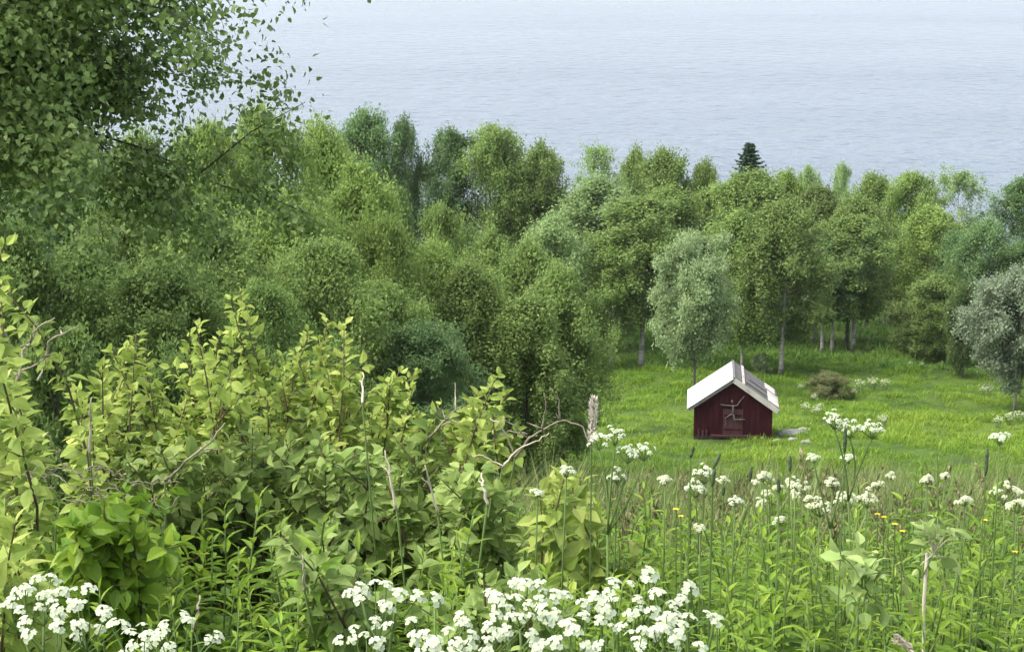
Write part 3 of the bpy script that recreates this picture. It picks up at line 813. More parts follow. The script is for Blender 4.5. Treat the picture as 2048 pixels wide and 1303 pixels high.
def nettle(h, pairs=10, L=.085, leaf=None):
    sg, lg = Geo(), Geo()
    t = np.linspace(0, 1, 6); pts = np.stack([.05 * t ** 2, .03 * t, h * t], 1)
    sg.tube(pts, .005 * (1 - .6 * t), 4)
    P, A, N, S = [], [], [], []
    for k in range(pairs):
        f = .2 + .8 * k / (pairs - 1)
        b = np.array([np.interp(f, t, pts[:, a]) for a in range(3)])
        for s in range(4 if k < pairs - 1 else 4):
            az = k * math.pi / 4 + s * math.pi / 2 + rng.normal() * .2
            el = np.interp(f, [.2, .9, 1], [.0, .3, .8]) + rng.normal() * .2
            a = np.array([math.cos(az) * math.cos(el), math.sin(az) * math.cos(el), math.sin(el)])
            P.append(b + a * .02); A.append(a); N.append(np.array([0, 0, 1]) + rng.normal(size=3) * .3); S.append(L * np.interp(f, [.2, .5, 1], [.9, 1.15, .5]) * rng.uniform(.8, 1.2))
    n = len(P)
    lg.scatter(leaf if leaf is not None else LEAF_NETTLE, np.array(P), frames(np.array(A), np.array(N)), np.array(S), np.clip(.5 + rng.normal(size=n) * .16, 0, 1))
    return sg, lg

def to_px(x, y, z):
    dz = z - ZC
    f = y * math.cos(PITCH) - dz * math.sin(PITCH); v = y * math.sin(PITCH) + dz * math.cos(PITCH)
    return 1024 + FPX * x / f, 651.5 - FPX * v / f

def zone_label(px, py):
    if px < 520:
        return ('green willowherb stem near the white umbels of the lower left corner', 'willowherbs of the lower left corner') if py > 1130 else ('green willowherb stem below the tangle of dry twigs', 'willowherbs below the dry twigs')
    if px < 900:
        return ('willowherb stem just left of the big white flower patch', 'willowherbs left of the big flower patch') if py > 1120 else ('willowherb stem under the second leafy bush', 'willowherbs under the second bush')
    if px < 1420:
        return ('willowherb stem among or just above the big white flower patch', 'willowherbs above the big flower patch') if py > 1090 else ('willowherb stem below the dark trunk and forked dry twigs', 'willowherbs below the dark trunk')
    return ('willowherb stem around the two pale-leaved saplings', 'willowherbs around the pale saplings') if py > 1120 else ('willowherb stem in the weeds downhill of the shed', 'willowherbs in the weeds downhill of the shed')

WH = []
for k in range(7):
    sg, lg = willowherb(1.0, nleaf=int(rng.integers(40, 56)), L=rng.uniform(.07, .105), bend=rng.uniform(.02, .16))
    WH.append((sg.mesh('stem', [M['herb_stem']], True), lg.mesh('leaves', [M['herb']])))
NW = 0
for _ in range(4000):
    if NW >= 290: break
    d = math.sqrt(rng.uniform(3.7 ** 2, 8.2 ** 2)) if rng.random() < .4 else rng.uniform(4.0, 5.7)
    x = rng.uniform(-.285, .285) * d
    h = rng.uniform(.72, 1.0) + .3 * (float(vnoise(x, d, .8, 5)) - .4)
    if d < 4.6: h = min(h, .9)
    elif x < 0 and d < 6: h += rng.uniform(0, .2)
    gz = float(ground_z(x, d)); px, py = to_px(x, d, gz + h)
    if py > 1330 or py < 985: continue
    lab, grp = zone_label(px, py)
    r = empty('willowherb_plant', (x, d, gz - .03), lab, 'willowherb', grp, rz=rng.uniform(0, 6.28))
    r.scale = (h * rng.uniform(.85, 1.25),) * 2 + (h,)
    r.rotation_euler = (rng.normal() * .13, rng.normal() * .13, rng.uniform(0, 6.28))
    sm, lm = WH[NW % 7]
    for nm, me in (('stem', sm), ('leaves', lm)):
        o = bpy.data.objects.new(nm, me); C.objects.link(o); o.parent = r
    NW += 1

def undergrowth():
    g = Geo()
    T = []
    for k in range(4):
        s_, l_ = willowherb(1.0, 40, rng.uniform(.07, .11)); a = Geo()
        a.raw(*s_.pack()[:3], .45, 2); p = l_.pack(); a.raw(p[0], p[1], p[2], p[3], 0); T.append((a.pack(), .95, .38))
    for k in range(4):
        s_, l_ = nettle(.9, 12, rng.uniform(.055, .085)); a = Geo()
        a.raw(*s_.pack()[:3], .45, 2); p = l_.pack(); a.raw(p[0], p[1], p[2], p[3], 1); T.append((a.pack(), .85, .4))
    for k in range(3):
        s_, l_ = nettle(.85, 10, rng.uniform(.055, .08), LEAF_OVATE); a = Geo()
        a.raw(*s_.pack()[:3], .45, 2); p = l_.pack(); a.raw(p[0], p[1], p[2], p[3], 1); T.append((a.pack(), .8, .45))
    N = 5000
    d = np.sqrt(rng.uniform(2.9 ** 2, 15 ** 2, N)); x = rng.uniform(-.42, .42, N) * d
    gz = ground_z(x, d); w = rng.integers(0, len(T), N)
    for k, (t, hs, tn) in enumerate(T):
        m = w == k
        S = hs * rng.uniform(.70, 1.15, m.sum())
        S = S * (.72 + .5 * vnoise(x[m], d[m], .8, 5))
        S = np.where(d[m] < 4.5, np.minimum(S, .75), S)
        S = np.where((d[m] > 9) & (x[m] > .04 * d[m]), S * .92, S)
        g.scatter(t, np.stack([x[m], d[m], gz[m] - .03], 1), tilted(m.sum(), .16), S, np.clip(tn + .1 * patch(x[m] * 3, d[m] * 3) + rng.normal(size=m.sum()) * .06, .2, .8))
    o = g.obj('undergrowth', [M['herb'], M['nettle'], M['herb_stem']])
    tag(o, 'dense green herbs and nettles covering the near slope', 'undergrowth', kind='stuff')
undergrowth()

# ------------------------------------------------------------------ leafy bushes in front, shaped by where their shoots end
def leafy_bush(label, tips, d, base_px, mat='bush', L=.045, leaf_every=.0072, side=.36, spread=.25, stem_mat='brown_stem', start=.40, nside=None, fork=None, hang=.3, name='leafy_bush', cat='bush', leaf=LEAF_OVATE, base_spread=.12):
    bx = at(base_px, 900, d)[0]; gz = float(ground_z(bx, d))
    r = empty(name, (bx, d, gz), label, cat, None)
    org = np.array([bx, d, gz])
    sg = Geo(); P, A, N, S, TT = [], [], [], [], []
    def shoot(p0, p1, bow, r0, st, lev, depth):
        ln = np.linalg.norm(p1 - p0)
        t = np.linspace(0, 1, 9)[:, None]
        pts = p0 * (1 - t) + p1 * t + bow * (t * (1 - t) * 4) * ln
        pts[1:-1] += rng.normal(size=(7, 3)) * .008 * min(1, ln / .6)
        sg.tube(pts, r0 * (1 - .75 * t[:, 0]), 5, cap=False)
        n = max(4, int(ln * (1 - st) / lev))
        for k in range(n):
            f = st + (1 - st) * (k + rng.uniform(0, 1)) / n
            b = np.array([np.interp(f, t[:, 0], pts[:, a]) for a in range(3)])
            tang = unit(pts[min(8, int(f * 8) + 1)] - pts[min(7, int(f * 8))])
            rd = unit(np.cross(tang, rng.normal(size=3)))
            el = .75 if f < .92 else 1.6
            a = unit(rd + tang * el * rng.uniform(.2, 1.1) + np.array([0, 0, -hang if f < .9 else 0]) + rng.normal(size=3) * .25)
            P.append(b + a * .012); A.append(a)
            N.append(unit(np.array([0, 0, 1.]) * .8 + tang * .4 + rng.normal(size=3) * .65))
            S.append(L * rng.uniform(.5, 1.3) * (1 if f < .93 else .72))
            TT.append(np.clip(.24 + .52 * f * (1 if depth == 0 else .8) + rng.normal() * .22, 0, 1))
        return pts, t[:, 0]
    if fork:
        fk = at(fork[0], fork[1], d) - org
        tq = np.linspace(0, 1, 8)[:, None]
        sg.tube(fk * tq + np.array([.018, .0, 0]) * np.sin(tq * 5), .006 * (1 - .3 * tq[:, 0]), 6)
    for tp in tips:
        dd = d + rng.normal() * spread
        p1 = at(tp[0], tp[1], dd) - org
        p0 = np.array([rng.normal() * base_spread, rng.normal() * base_spread, -.03])
        bow = np.array([rng.normal() * .05, rng.normal() * .05, .05])
        if fork: p0 = fk; bow = bow * .8
        pts, t = shoot(p0, p1, bow, .0028 if fork else .0075, start, leaf_every, 0)
        ns = int(rng.integers(3, 7)) if nside is None else nside
        for q in range(ns):
            f = rng.uniform(max(start, .35), .9)
            b = np.array([np.interp(f, t, pts[:, a]) for a in range(3)])
            dv = unit(unit(p1 - p0) * .8 + rng.normal(size=3) * .7 + np.array([0, 0, .15]))
            shoot(b, b + dv * rng.uniform(.12, .30) * side / .55, np.array([0, 0, .06]), .0035, .15, leaf_every * 1.05, 1)
    lg = Geo(); n = len(P)
    lg.scatter(leaf, np.array(P), frames(np.array(A), np.array(N)), np.array(S), np.array(TT))
    sg.obj('stems', [M[stem_mat]], r, True); lg.obj('leaves', [M[mat]], r)
    return r

def jit(cx, cy, rx, ry, n):
    return [(cx + rng.normal() * rx, cy + rng.normal() * ry) for _ in range(n)]

leafy_bush('tallest yellow-green leafy bush, its top shoot standing clear', [(478, 585), (462, 600), (392, 650), (378, 668), (440, 668), (470, 680), (345, 735), (325, 775), (420, 720), (385, 760), (455, 745), (318, 830), (370, 820), (430, 830), (480, 800), (350, 880), (400, 890)], 6.4, 430)
leafy_bush('broad yellow-green bush with forked top, second tallest', [(655, 640), (688, 650), (618, 665), (640, 680), (590, 705), (680, 700), (560, 745), (610, 740), (655, 745), (700, 745), (535, 790), (580, 800), (630, 800), (690, 800), (540, 860), (600, 860), (660, 860)], 6.6, 640)
leafy_bush('short upright yellow-green bush right of the forked one', [(830, 742), (800, 740), (825, 775), (780, 765), (815, 815), (770, 815), (790, 850), (740, 780), (735, 830), (760, 880)], 6.8, 740, L=.047)
leafy_bush('small leafy shoot beside the forked bare twigs', [(992, 752), (1012, 790), (965, 782), (985, 815), (945, 800), (930, 850), (960, 870)], 6.3, 930, L=.05, side=.3)
leafy_bush('bright slim bush between tall bush and grey bare branches', [(272, 668), (258, 690), (225, 700), (292, 715), (205, 730), (245, 760), (215, 800), (240, 830), (225, 880)], 6.2, 235, L=.047, side=.3)
leafy_bush('little pale leafy shoot left of the slim bush', [(150, 785), (165, 800), (145, 830), (185, 850)], 6.0, 170, L=.056, side=.25)
leafy_bush('yellow-green shoots cut off by the left edge', [(8, 492), (-25, 540), (2, 590), (-30, 660), (-25, 720), (-45, 590)], 5.2, -40, L=.05, side=.1, nside=1)
leafy_bush('low bright bush at the left edge below grey branches', [(5, 765), (35, 800), (-10, 800), (60, 865), (30, 850), (80, 885), (10, 890)], 5.6, 30, L=.05, side=.2)
leafy_bush('upright yellowish plant at the left edge above the white umbels', [(15, 1015), (30, 1050), (5, 1060), (48, 1085), (25, 1110)], 4.2, 15, L=.055, side=.2, leaf=LEAF_NETTLE)
leafy_bush('olive tinged bush below the forked bush', jit(560, 890, 80, 30, 12), 6.0, 560, mat='bush_olive', L=.058, start=.6)
leafy_bush('olive tinged bush at the foot of the tallest bush', jit(380, 930, 60, 25, 9), 5.8, 380, mat='bush_olive', L=.056, start=.6)
leafy_bush('olive leafy bush below the short upright one', jit(760, 930, 50, 25, 10), 6.2, 770, mat='bush_olive', L=.056, start=.6)
leafy_bush('olive leafy tangle at the foot of the bare twigs', jit(890, 970, 50, 20, 7), 6.0, 890, mat='bush_olive', L=.055, start=.65)
leafy_bush('yellow leafy plant just below the dark trunk', [(1110, 945), (1130, 950), (1095, 960), (1145, 975), (1080, 985), (1120, 1000), (1160, 960)], 5.6, 1115, L=.06, side=.3)
leafy_bush('olive leafy plant left of the big white flower patch', jit(600, 1085, 40, 20, 7), 4.8, 600, mat='bush_olive', L=.056, start=.6)
leafy_bush('leafy plant with ovate leaves above the lower left umbels', jit(190, 1060, 80, 25, 12), 4.9, 190, mat='herb', L=.06, start=.6)
leafy_bush('yellowish ferny plant just behind the big flower patch', jit(1010, 1165, 40, 20, 8), 3.9, 1010, mat='bush_olive', L=.045, start=.6)

# saplings with pale broad leaves
leafy_bush('pale-leaved sapling with grey stem, left one of the pair', [(1715, 1085), (1745, 1110), (1680, 1110), (1700, 1140), (1760, 1145), (1690, 1160), (1735, 1135), (1692, 1222), (1768, 1212), (1722, 1245)], 4.3, 1735, mat='pale_leaf', L=.048, leaf_every=.013, side=.14, start=.15, nside=0, hang=-.25, fork=(1732, 1185), spread=.06, stem_mat='herb_stem', name='sapling', cat='sapling', base_spread=.01)
leafy_bush('pale-leaved sapling with straight pale stem, right one of the pair', [(1875, 1035), (1900, 1055), (1845, 1060), (1865, 1080), (1905, 1070), (1850, 1050), (1840, 1130), (1898, 1120)], 4.5, 1862, mat='pale_leaf', L=.048, leaf_every=.013, side=.12, start=.15, nside=0, hang=-.1, fork=(1868, 1105), spread=.06, stem_mat='straw', name='sapling', cat='sapling', base_spread=.006)

# ------------------------------------------------------------------ umbel flowers
def umbellet(nfl, size):
    g = Geo()
    pet = leaf_shape(.9, [(0, .3), (.5, 1), (1, .55)], fold=.1, droop=.1)
    for k in range(nfl):
        f = math.sqrt((k + .3) / nfl); a = k * 2.399
        c = np.array([math.cos(a) * f, math.sin(a) * f, .45 * (1 - f * f)]) * size * .72
        tilt = unit(np.array([math.cos(a) * f * .8, math.sin(a) * f * .8, 1.]))
        n = 5
        az = np.arange(n) * 2 * math.pi / n + rng.uniform(0, 6)
        u = unit(np.cross(tilt, [.3, .9, .1])); v = np.cross(tilt, u)
        A = np.cos(az)[:, None] * u + np.sin(az)[:, None] * v + tilt * .15
        g.scatter(pet, np.repeat(c[None], n, 0), frames(A, np.repeat(tilt[None], n, 0)), size * .34 * rng.uniform(.8, 1.15, n), np.full(n, .5) + rng.normal(size=n) * .15)
    return g.pack()
UMB_BIG = [umbellet(6, .0165) for _ in range(4)]
UMB_SMALL = [umbellet(6, .0165) for _ in range(3)]

UMB_MESH = {}
for tm_ in UMB_BIG + UMB_SMALL:
    for mk in ('petal', 'cream'):
        a = Geo(); a.raw(tm_[0], tm_[1], tm_[2], tm_[3], 0); UMB_MESH[(id(tm_), mk)] = a.mesh('umbellet', [M[mk]])

def cow_parsley(label, heads, d, base_px, radius=.055, n=11, us=1.0, mat='petal', group=None, big=False, dome=.25, spread=.0, stem_r=.0032, name='cow_parsley'):
    """heads: photo pixels of the umbels' centres; one plant"""
    if big and n > 2: radius, us, n = radius * 1.9, us * .86, max(7, int(n * .9))
    bx = at(base_px, 1000, d)[0]; gz = float(ground_z(bx, d)); org = np.array([bx, d, gz])
    r = empty(name, org, label, 'cow parsley', group)
    sg = Geo()
    pts0 = [at(h[0], h[1], d + rng.normal() * spread) - org for h in heads]
    fork = np.mean(pts0, 0) * .72; fork[2] = min(p[2] for p in pts0) - .20
    if len(heads) > 1:
        t = np.linspace(0, 1, 6)[:, None]; sg.tube(fork * t + np.array([.03, 0, 0]) * (t * (1 - t) * 4), stem_r * (1.3 - .4 * t[:, 0]), 5)
    fls = []
    for p in pts0:
        b = fork if len(heads) > 1 else np.zeros(3)
        neck = p - np.array([0, 0, radius * .8])
        t = np.linspace(0, 1, 6)[:, None]
        bow = np.array([rng.normal() * .008, rng.normal() * .008, 0])
        sg.tube(b * (1 - t) + neck * t + bow * t * (1 - t) * 4, stem_r * (1 - .35 * t[:, 0]), 4)
        g = Geo(); tm = UMB_BIG if big else UMB_SMALL; us_ = []
        for k in range(n):
            f = math.sqrt((k + .35) / n); a = k * 2.399 + rng.normal() * .3
            q = p + np.array([math.cos(a) * f * radius, math.sin(a) * f * radius, dome * radius * (1 - f * f)]) + rng.normal(size=3) * radius * np.array([.08, .08, .2])
            g.tube([neck, (neck + q) / 2 + np.array([math.cos(a), math.sin(a), -.2]) * .08 * radius, q], [.0012, .0010, .0009], 3, cap=False)
            up = unit(np.array([math.cos(a) * f * .7, math.sin(a) * f * .7 - .55, 1.]) + rng.normal(size=3) * .15)
            R = frames(np.cross(up, rand_dir(1)[0])[None], up[None])
            us_.append((tm[k % len(tm)], q, R[0], us * rng.uniform(.8, 1.2)))
        fls.append((g, us_))
    sg.obj('stem', [M['herb_stem']], r, True)
    for g, us_ in fls:
        fh = g.obj('flower_head', [M['herb_stem']], r)
        for tm_, q, R_, sc_ in us_:
            u = bpy.data.objects.new('umbellet', UMB_MESH[(id(tm_), mat)]); C.objects.link(u); u.parent = fh
            u.location = q; u.rotation_euler = Matrix(R_.tolist()).to_euler(); u.scale = (sc_,) * 3
    return r

G1, G2, G3 = 'large white umbels along the bottom edge', 'white umbels standing over the meadow edge', 'cream umbels in the weeds at right'
# big patch bottom centre
cow_parsley('white umbel plant at the left end of the big flower patch', [(755, 1215), (735, 1275)], 2.75, 760, .036, 8, 1.0, group=G1, big=True, dome=.3)
cow_parsley('white umbel plant with two lone heads high at the patch left side', [(720, 1183), (795, 1190)], 2.8, 780, .004, 1, 1.2, group=G1, big=True)
cow_parsley('single small white head just right of the two lone heads', [(870, 1198)], 2.8, 860, .004, 1, 1.15, group=G1, big=True)
cow_parsley('dense white umbel plant low in the left half of the patch', [(860, 1275), (900, 1290)], 2.6, 870, .038, 11, 1.0, group=G1, big=True)
cow_parsley('white umbel plant at the very centre of the patch', [(1010, 1262), (985, 1240)], 2.65, 1000, .036, 11, 1.0, group=G1, big=True)
cow_parsley('white umbel plant raised at the top centre of the patch', [(1040, 1200), (1105, 1215)], 2.8, 1060, .030, 8, 1.0, group=G1, big=True, mat='petal')
cow_parsley('white umbel plant right of the patch centre', [(1150, 1250), (1120, 1285)], 2.65, 1130, .036, 11, 1.0, group=G1, big=True)
cow_parsley('white umbel plant with loose heads at the top right of the patch', [(1225, 1165), (1295, 1150), (1200, 1210)], 2.85, 1230, .004, 1, 1.25, group=G1, big=True)
cow_parsley('dense white umbel plant in the right half of the patch', [(1265, 1215), (1330, 1225)], 2.75, 1290, .034, 10, 1.0, group=G1, big=True)
cow_parsley('white umbel plant low at the right end of the patch', [(1345, 1275), (1260, 1290)], 2.6, 1310, .036, 11, 1.0, group=G1, big=True)
cow_parsley('white umbel plant with two outlying heads right of the patch', [(1376, 1176), (1428, 1240)], 2.8, 1390, .004, 1, 1.25, group=G1, big=True)
# lower left corner
cow_parsley('bright white umbel plant high in the lower left corner', [(85, 1195), (45, 1215)], 2.8, 70, .030, 9, 1.0, group=G1, big=True, dome=.5)
cow_parsley('bright white umbel plant low in the lower left corner', [(115, 1262), (170, 1245)], 2.7, 130, .032, 10, 1.0, group=G1, big=True, dome=.5)
cow_parsley('white umbel plant cut by the bottom edge right of the corner', [(280, 1288), (350, 1280)], 2.6, 310, .034, 12, .9, group=G1, big=True)
# the airy ones over the meadow
cow_parsley('airy white umbel plant left of the shed with four heads', [(1198, 880), (1230, 872), (1255, 908), (1288, 902)], 4.4, 1150, .030, 11, .5, group=G2, dome=.5)
cow_parsley('single airy white umbel below the four-headed plant', [(1235, 952)], 4.4, 1225, .026, 10, .5, group=G2, dome=.5)
cow_parsley('small white umbel beside the yellow leafy plant', [(1133, 942)], 4.6, 1120, .020, 9, .5, group=G2, dome=.5)
cow_parsley('tiny white umbel below the yellow leafy plant', [(1075, 985)], 4.8, 1075, .016, 6, .6, group=G2, dome=.5)
cow_parsley('flat white umbel plant with three heads right of the shed', [(1670, 838), (1745, 857), (1700, 855)], 4.9, 1690, .036, 18, .5, group=G2, dome=.35)
cow_parsley('small white umbel plant below the three-headed one', [(1697, 915), (1628, 915)], 5.0, 1670, .020, 10, .5, group=G2, dome=.4)
cow_parsley('white umbel standing tall near the right edge', [(2000, 876)], 5.0, 1990, .026, 12, .62, group=G2, dome=.6)
cow_parsley('white umbel cluster directly below the shed', [(1408, 950), (1392, 978)], 5.4, 1400, .034, 14, .6, group=G2, dome=.7)
cow_parsley('small white umbel below right of the cluster under the shed', [(1470, 1003)], 5.0, 1470, .020, 9, .6, group=G2, dome=.6)
k = 0
for px, py, rad, lab in ((1640, 1015, .035, 'tilted cream umbel above the left pale sapling'), (1690, 1000, .03, 'cream umbel between tilted umbel and yellow flowers'), (1735, 1000, .03, 'cream umbel with drooping heads left of the yellow flowers'),
                    (1665, 965, .022, 'small cream umbel above the tilted one'), (2010, 985, .05, 'broad cream umbel patch at the right edge of the weeds'), (2035, 1010, .03, 'cream umbel lowest at the right edge'),
                    (1330, 960, .02, 'faint small umbel left of the cluster under the shed'), (1930, 1000, .022, 'faint cream umbel left of the broad right patch'), (1590, 975, .02, 'faint cream umbel at the grass line right of the shed'),
                    (1560, 1040, .016, 'tiny pale umbel in the green weeds below the shed'), (1400, 1058, .014, 'tiny white umbel low below the cluster under the shed'), (1855, 960, .018, 'faint umbel on the grass line near the right sapling')):
    cow_parsley(lab, [(px, py)], 5.6 if py < 990 else 5.2, px + rng.normal() * 10, rad, 10 if rad < .03 else 14, .62, 'cream', G3, dome=.5)
for q in range(16):
    px, py = rng.uniform(1290, 2040), rng.uniform(945, 1005)
    cow_parsley('small cream umbel half sunk in the flowering band below the meadow', [(px, py)], rng.uniform(6.0, 7.5), px + rng.normal() * 12, rng.uniform(.016, .028), 9, .62, 'cream', 'small umbels of the flowering band', dome=.5)
# umbels far out in the meadow, a few pixels each
far = Geo()
nn = 60
fa = rng.uniform(0, 6.283, nn); fr = np.sqrt(rng.uniform(0, 1, nn)) * .32
far.scatter(UMB_SMALL[0], np.stack([np.cos(fa) * fr, np.sin(fa) * fr, .62 + .1 * rng.normal(size=nn)], 1), frames(rand_dir(nn) * np.array([1, 1, .2]), np.array([0, 0, 1.]) + rng.normal(size=(nn, 3)) * .3), np.full(nn, 3.4), mat=0)
for a, b in zip(fa[:20], fr[:20]): far.tube([(math.cos(a) * b * .5, math.sin(a) * b * .5, 0), (math.cos(a) * b, math.sin(a) * b, .62)], .008, 3, tint=.5, mat=1)
far_me = far.mesh('cow_parsley_clump', [M['cream'], M['herb_stem']])
for k, (px, py, s) in enumerate(((1720, 770, .9), (1745, 765, .9), (1770, 768, .8), (1705, 785, .7), (1610, 815, .8), (1632, 822, .7), (1640, 815, .7), (1965, 780, .7), (1980, 778, .6), (1820, 728, .5), (1845, 730, .5), (1600, 775, .6), (2020, 835, .8), (1995, 842, .8), (2040, 832, .8), (1540, 740, .5), (1630, 795, .7), (1765, 840, .8))):
    ds = np.linspace(64, 125, 600)
    e = [abs(at(px, py, q)[2] - float(ground_z(at(px, py, q)[0], q)) - .45 * s) for q in ds]
    q = ds[int(np.argmin(e))]; x = at(px, py, q)[0]
    o = bpy.data.objects.new('cow_parsley_clump', far_me); C.objects.link(o)
    o.location = (x, q, float(ground_z(x, q)) - .02); o.rotation_euler = (0, 0, rng.uniform(0, 6)); o.scale = (s,) * 3
    if px < 1660: tag(o, 'pale flower clump in the meadow close right of the shed', 'cow parsley', 'flower clumps close to the shed')
    elif px < 1800: tag(o, 'pale flower clump beside the brownish meadow bush', 'cow parsley', 'flower clumps beside the brownish bush')
    elif px < 1900: tag(o, 'tiny pale flower clump far back near the lone white stone', 'cow parsley', 'flower clumps near the white stone')
    else: tag(o, 'pale flower clump in the grass below the grey willow', 'cow parsley', 'flower clumps below the willow')

# buttercups
for px, py, lab in ((1352, 1018, 'yellow flower at the grass line below the shed'), (1362, 1032, 'lower yellow flower at the grass line below the shed'), (1755, 1028, 'yellow flower beside the drooping cream umbel'), (1768, 1034, 'yellow flower just right of the drooping cream umbel'),
                    (1790, 1048, 'upper of two orange-yellow flowers left of the right sapling'), (1805, 1062, 'lower of two orange-yellow flowers left of the right sapling'), (2030, 1103, 'lone yellow flower at the right edge'), (1970, 1040, 'yellow flower below the broad cream umbel patch')):
    d = 5.2; org = at(px, py, d); gz = float(ground_z(org[0], d))
    r = empty('buttercup', (org[0], d, gz), lab, 'buttercup', 'yellow flowers in the weeds'); h = org[2] - gz
    g = Geo(); g.tube([(0, 0, 0), (.01, 0, h * .5), (0, 0, h)], .0018, 4); g.obj('stem', [M['herb_stem']], r)
    g = Geo()
    for c in [(0, 0, 0)]:
        az = np.arange(5) * 2 * math.pi / 5
        g.scatter(LEAF_ASPEN, np.repeat(np.array([[c[0], c[1], h + c[2]]]), 5, 0), frames(np.stack([np.cos(az), np.sin(az), .45 + 0 * az], 1), np.repeat([[0, 0, 1.]], 5, 0)), np.full(5, .011), np.full(5, .5))
    g.obj('petals', [M['butter']], r)

# timothy spikes
for px, y0, y1, dx, lab in ((1690, 852, 905, 2, 'thick dark grass spike between the two flat umbels right of the shed'), (1580, 910, 942, 0, 'short dark grass spike right below the shed stones'), (1384, 890, 915, 6, 'dark grass spike below the left shed corner'),
                            (1434, 905, 935, 14, 'leaning dark grass spike below the shed door'), (1427, 935, 972, 5, 'dark grass spike inside the umbel cluster under the shed'), (1501, 930, 962, 3, 'dark grass spike below the right shed corner'),
                            (1973, 895, 950, 4, 'long dark grass spike left of the tall right umbel'), (1447, 970, 990, 1, 'lowest dark grass spike under the shed'), (1557, 955, 985, -3, 'dark grass spike just above the green weeds')):
    d = 4.3; tp = at(px + dx / 2, y0, d); bt = at(px - dx / 2, y1, d); gz = float(ground_z(bt[0], d))
    r = empty('timothy_grass', (bt[0] - .02, d, gz), lab, 'grass spike', 'dark grass spikes below the shed'); org = np.array([bt[0] - .02, d, gz])
    g = Geo(); g.tube([(0, 0, 0), (bt - org) * .5 + np.array([.008, 0, 0]), bt - org], .0016, 4); g.obj('stem', [M['herb_stem']], r)
    t = np.linspace(0, 1, 9)[:, None]
    g = Geo(); g.tube((bt - org) * (1 - t) + (tp - org) * t, .0046 * np.array([.4, .8, 1, 1.05, 1, 1, .95, .75, .3]), 7); g.obj('seed_head', [M['dark_spike']], r, True)

# ------------------------------------------------------------------ dry twigs and stalks
def dry_twigs(name, label, cat, lines, d, r0=.006, mat='twig', root=None, jitter=.0018):
    """polylines in photo pixels at distance d; root = pixel x where the main stem meets the ground"""
    p0 = at(lines[0][0][0], lines[0][0][1], d); bx = at(root, 900, d)[0] if root is not None else p0[0]
    gz = float(ground_z(bx, d)); org = np.array([bx, d, gz])
    g = Geo()
    bk = np.array([rng.normal() * .1, .55, -.18])          # the stem leans forward out of the growth behind it
    g.tube([bk, (p0 - org) * .5 + bk * .62 + rng.normal(size=3) * .02, p0 - org], [r0 * .7, r0 * .65, r0 * .7], 5, mat=1)
    for i, ln in enumerate(lines):
        dep = d
        P = []
        for k, (x, y) in enumerate(ln):
            if k or i == 0:
                dep += rng.normal() * .03 if k else 0
            P.append(at(x, y, dep if k else d) - org)
        P = np.array(P)
        t = np.linspace(0, 1, len(P)); tt = np.linspace(0, 1, max(6, 3 * len(P)))
        Q = np.stack([np.interp(tt, t, P[:, a]) for a in range(3)], 1); Q[1:-1] += rng.normal(size=(len(Q) - 2, 3)) * jitter
        k0 = 1.0 if i == 0 else .72
        g.tube(Q, r0 * k0 * (1 - .62 * tt), 5)
    o = g.obj(name, [M[mat], M['herb_stem']], None, True); o.location = org
    return tag(o, label, cat)

dry_twigs('bare_branch', 'forked bare grey twigs in front of the dark trunk', 'bare branch',
          [[(1030, 915), (1055, 880), (1080, 862), (1110, 846), (1125, 840), (1160, 850), (1180, 885)], [(1085, 860), (1092, 820), (1088, 785)], [(1120, 840), (1118, 800), (1105, 778)], [(1055, 875), (1030, 852), (1002, 832)], [(1055, 868), (1020, 862), (995, 872)], [(1120, 838), (1112, 826)], [(1080, 855), (1058, 846)]], 6.0, .0046, root=1010)
dry_twigs('bare_branch', 'pale angular bare twigs low beside the forked grey ones', 'bare branch',
          [[(1005, 935), (1025, 908), (1050, 890), (1075, 880), (1098, 865)], [(1026, 906), (1012, 870), (996, 845), (980, 835)], [(1008, 932), (980, 920), (958, 908), (945, 912)]], 5.8, .0042, root=985, mat='straw')
dry_twigs('bare_branch', 'brown bare twigs reaching left behind the small leafy shoot', 'bare branch',
          [[(845, 890), (870, 862), (890, 838), (920, 812)], [(890, 838), (886, 818)], [(880, 850), (905, 842), (930, 844)], [(912, 820), (910, 765)]], 6.4, .0045, root=860)
dry_twigs('bare_branch', 'grey bare branches standing at the left edge', 'bare branch',
          [[(30, 770), (42, 730), (45, 700), (60, 685), (75, 655), (110, 635)], [(60, 690), (40, 692)], [(45, 740), (75, 728), (92, 710), (112, 708)], [(92, 710), (98, 680), (125, 668), (158, 650)], [(125, 668), (120, 660)], [(75, 760), (85, 740), (95, 715)], [(25, 700), (10, 665), (-10, 640)], [(60, 684), (68, 665), (72, 640)], [(10, 720), (25, 745), (40, 750)]], 5.0, .0048, root=40)
for k, (lab, x0, y0, x1, y1) in enumerate((('tangle of dry grey twigs lying over the herbs at the left edge', 0, 930, 260, 1010), ('smaller tangle of dry twigs at the foot of the tallest bush', 220, 960, 300, 1020))):
    lines = []
    for q in range(16 if k == 0 else 9):
        sx, sy = rng.uniform(x0, x1), rng.uniform(y0, y1); a = rng.normal() * .45; L = rng.uniform(60, 150); w = rng.choice([-1, 1])
        lines.append([(sx + w * L * f * math.cos(a), sy - L * f * math.sin(a) * .6 + rng.normal() * 7) for f in np.linspace(0, 1, 6)])
    dry_twigs('twig_tangle', lab, 'dry twigs', lines, 5.0, .003, root=(x0 + x1) / 2, jitter=.003)
dry_twigs('bare_branch', 'thin dry twig slanting through the foot of the tallest bush', 'bare branch', [[(330, 960), (380, 915), (425, 880), (450, 845)], [(400, 895), (440, 898)], [(425, 880), (420, 862)]], 5.4, .0045, root=330)
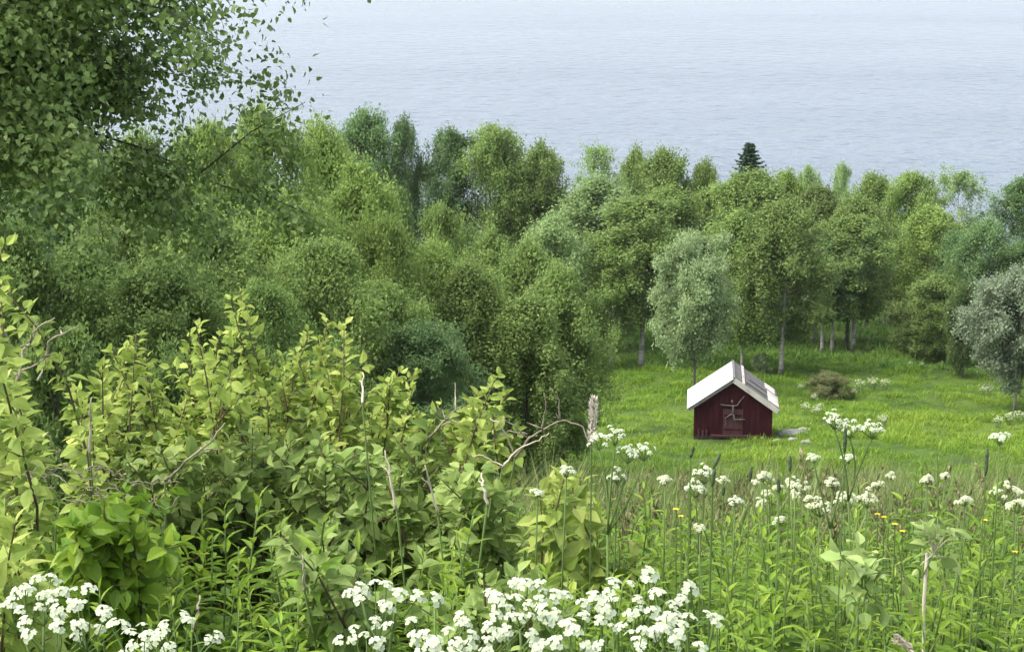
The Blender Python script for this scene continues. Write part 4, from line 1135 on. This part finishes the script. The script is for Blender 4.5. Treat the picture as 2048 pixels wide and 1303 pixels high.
for px, y0, y1, dx, lab, w in ((183, 795, 905, -4, 'pale dead stalk standing among leaves left of the slim bush', .0045), (725, 745, 805, 0, 'pale dead stalk poking out beside the forked bush', .004), (963, 945, 1010, 12, 'whitish broken stalk below the forked bare twigs', .0055),
                         (770, 900, 1020, 24, 'slanting straw stalk in front of the olive bush', .0045), (850, 930, 1030, 26, 'second slanting straw stalk nearer the forked twigs', .004), (605, 1110, 1180, 4, 'pale stalk under the olive plant left of the flower patch', .0045), (400, 1190, 1260, -10, 'brown dead stem between the lower left umbels and flower patch', .005)):
    dry_twigs('dead_stalk', lab, 'dead stalk', [[(px + dx, y1), (px + dx * .5, (y0 + y1) / 2), (px, y0)], [(px + dx * .4, y0 + (y1 - y0) * .4), (px - 6, y0 + (y1 - y0) * .25)]], 5.2 if y0 < 1050 else 4.2, w, 'straw' if 'brown' not in lab else 'twig')

def faded_spike():
    d = 5.0; tp = at(1188, 795, d); bt = at(1183, 890, d); gz = float(ground_z(bt[0], d)); org = np.array([bt[0], d, gz])
    r = empty('faded_flower_spike', org, 'faded pinkish-tan flower spike in front of the meadow left of shed', 'flower spike')
    g = Geo(); g.tube([(0, 0, 0), (bt - org) * .5, bt - org, tp - org], [.0025, .0024, .0022, .0014], 5); g.obj('stem', [M['herb_stem']], r)
    g = Geo(); n = 420
    q = rng.uniform(0, 1, n) ** .9
    w = np.interp(q, [0, .1, .5, .85, 1], [.003, .007, .008, .009, .004])
    c = (bt - org)[None] * (1 - q)[:, None] + (tp - org)[None] * q[:, None]; az = rng.uniform(0, 6.283, n)
    rd = np.stack([np.cos(az), np.sin(az), 0 * az], 1)
    g.scatter(LEAF_NARROW, c + rd * w[:, None], frames(rd * .7 + np.array([0, 0, .9]) + rng.normal(size=(n, 3)) * .25, rd), rng.uniform(.007, .015, n), rng.uniform(.3, .7, n))
    g.obj('florets', [M['pink_straw']], r)
faded_spike()

def dry_head():
    d = 3.4; tp = at(1795, 1275, d); e = at(1825, 1300, d); gz = float(ground_z(tp[0], d)); org = np.array([e[0] + .01, d, gz])
    r = empty('dry_seed_head', org, 'tan dry seed head at the bottom edge below the saplings', 'seed head')
    g = Geo(); g.tube([(0, 0, 0), (e - org) * .6 + np.array([.01, 0, 0]), e - org], .0022, 4); g.obj('stem', [M['straw']], r)
    g = Geo(); t = np.linspace(0, 1, 120); c = (e - org)[None] * (1 - t)[:, None] + (tp - org)[None] * t[:, None]
    g.scatter(LEAF_NARROW, c + rng.normal(size=(120, 3)) * .003, frames(unit(tp - e)[None] + rng.normal(size=(120, 3)) * .4, rand_dir(120)), rng.uniform(.008, .016, 120), rng.uniform(.3, .7, 120))
    g.obj('grains', [M['straw']], r)
dry_head()

# ------------------------------------------------------------------ moist air over the wood and lake
def build_haze():
    g = Geo(); g.box((-9500, -70, -9), (9500, 16500, 60))
    m = bpy.data.materials.new('moist_air'); m.use_nodes = True
    nt = m.node_tree; nt.nodes.remove(nt.nodes['Principled BSDF'])
    v = nt.nodes.new('ShaderNodeVolumePrincipled')
    v.inputs['Color'].default_value = (.93, .95, .97, 1); v.inputs['Density'].default_value = .00008; v.inputs['Anisotropy'].default_value = .3
    nt.links.new(v.outputs[0], nt.nodes['Material Output'].inputs['Volume'])
    tag(g.obj('haze', [m]), kind='stuff')
build_haze()
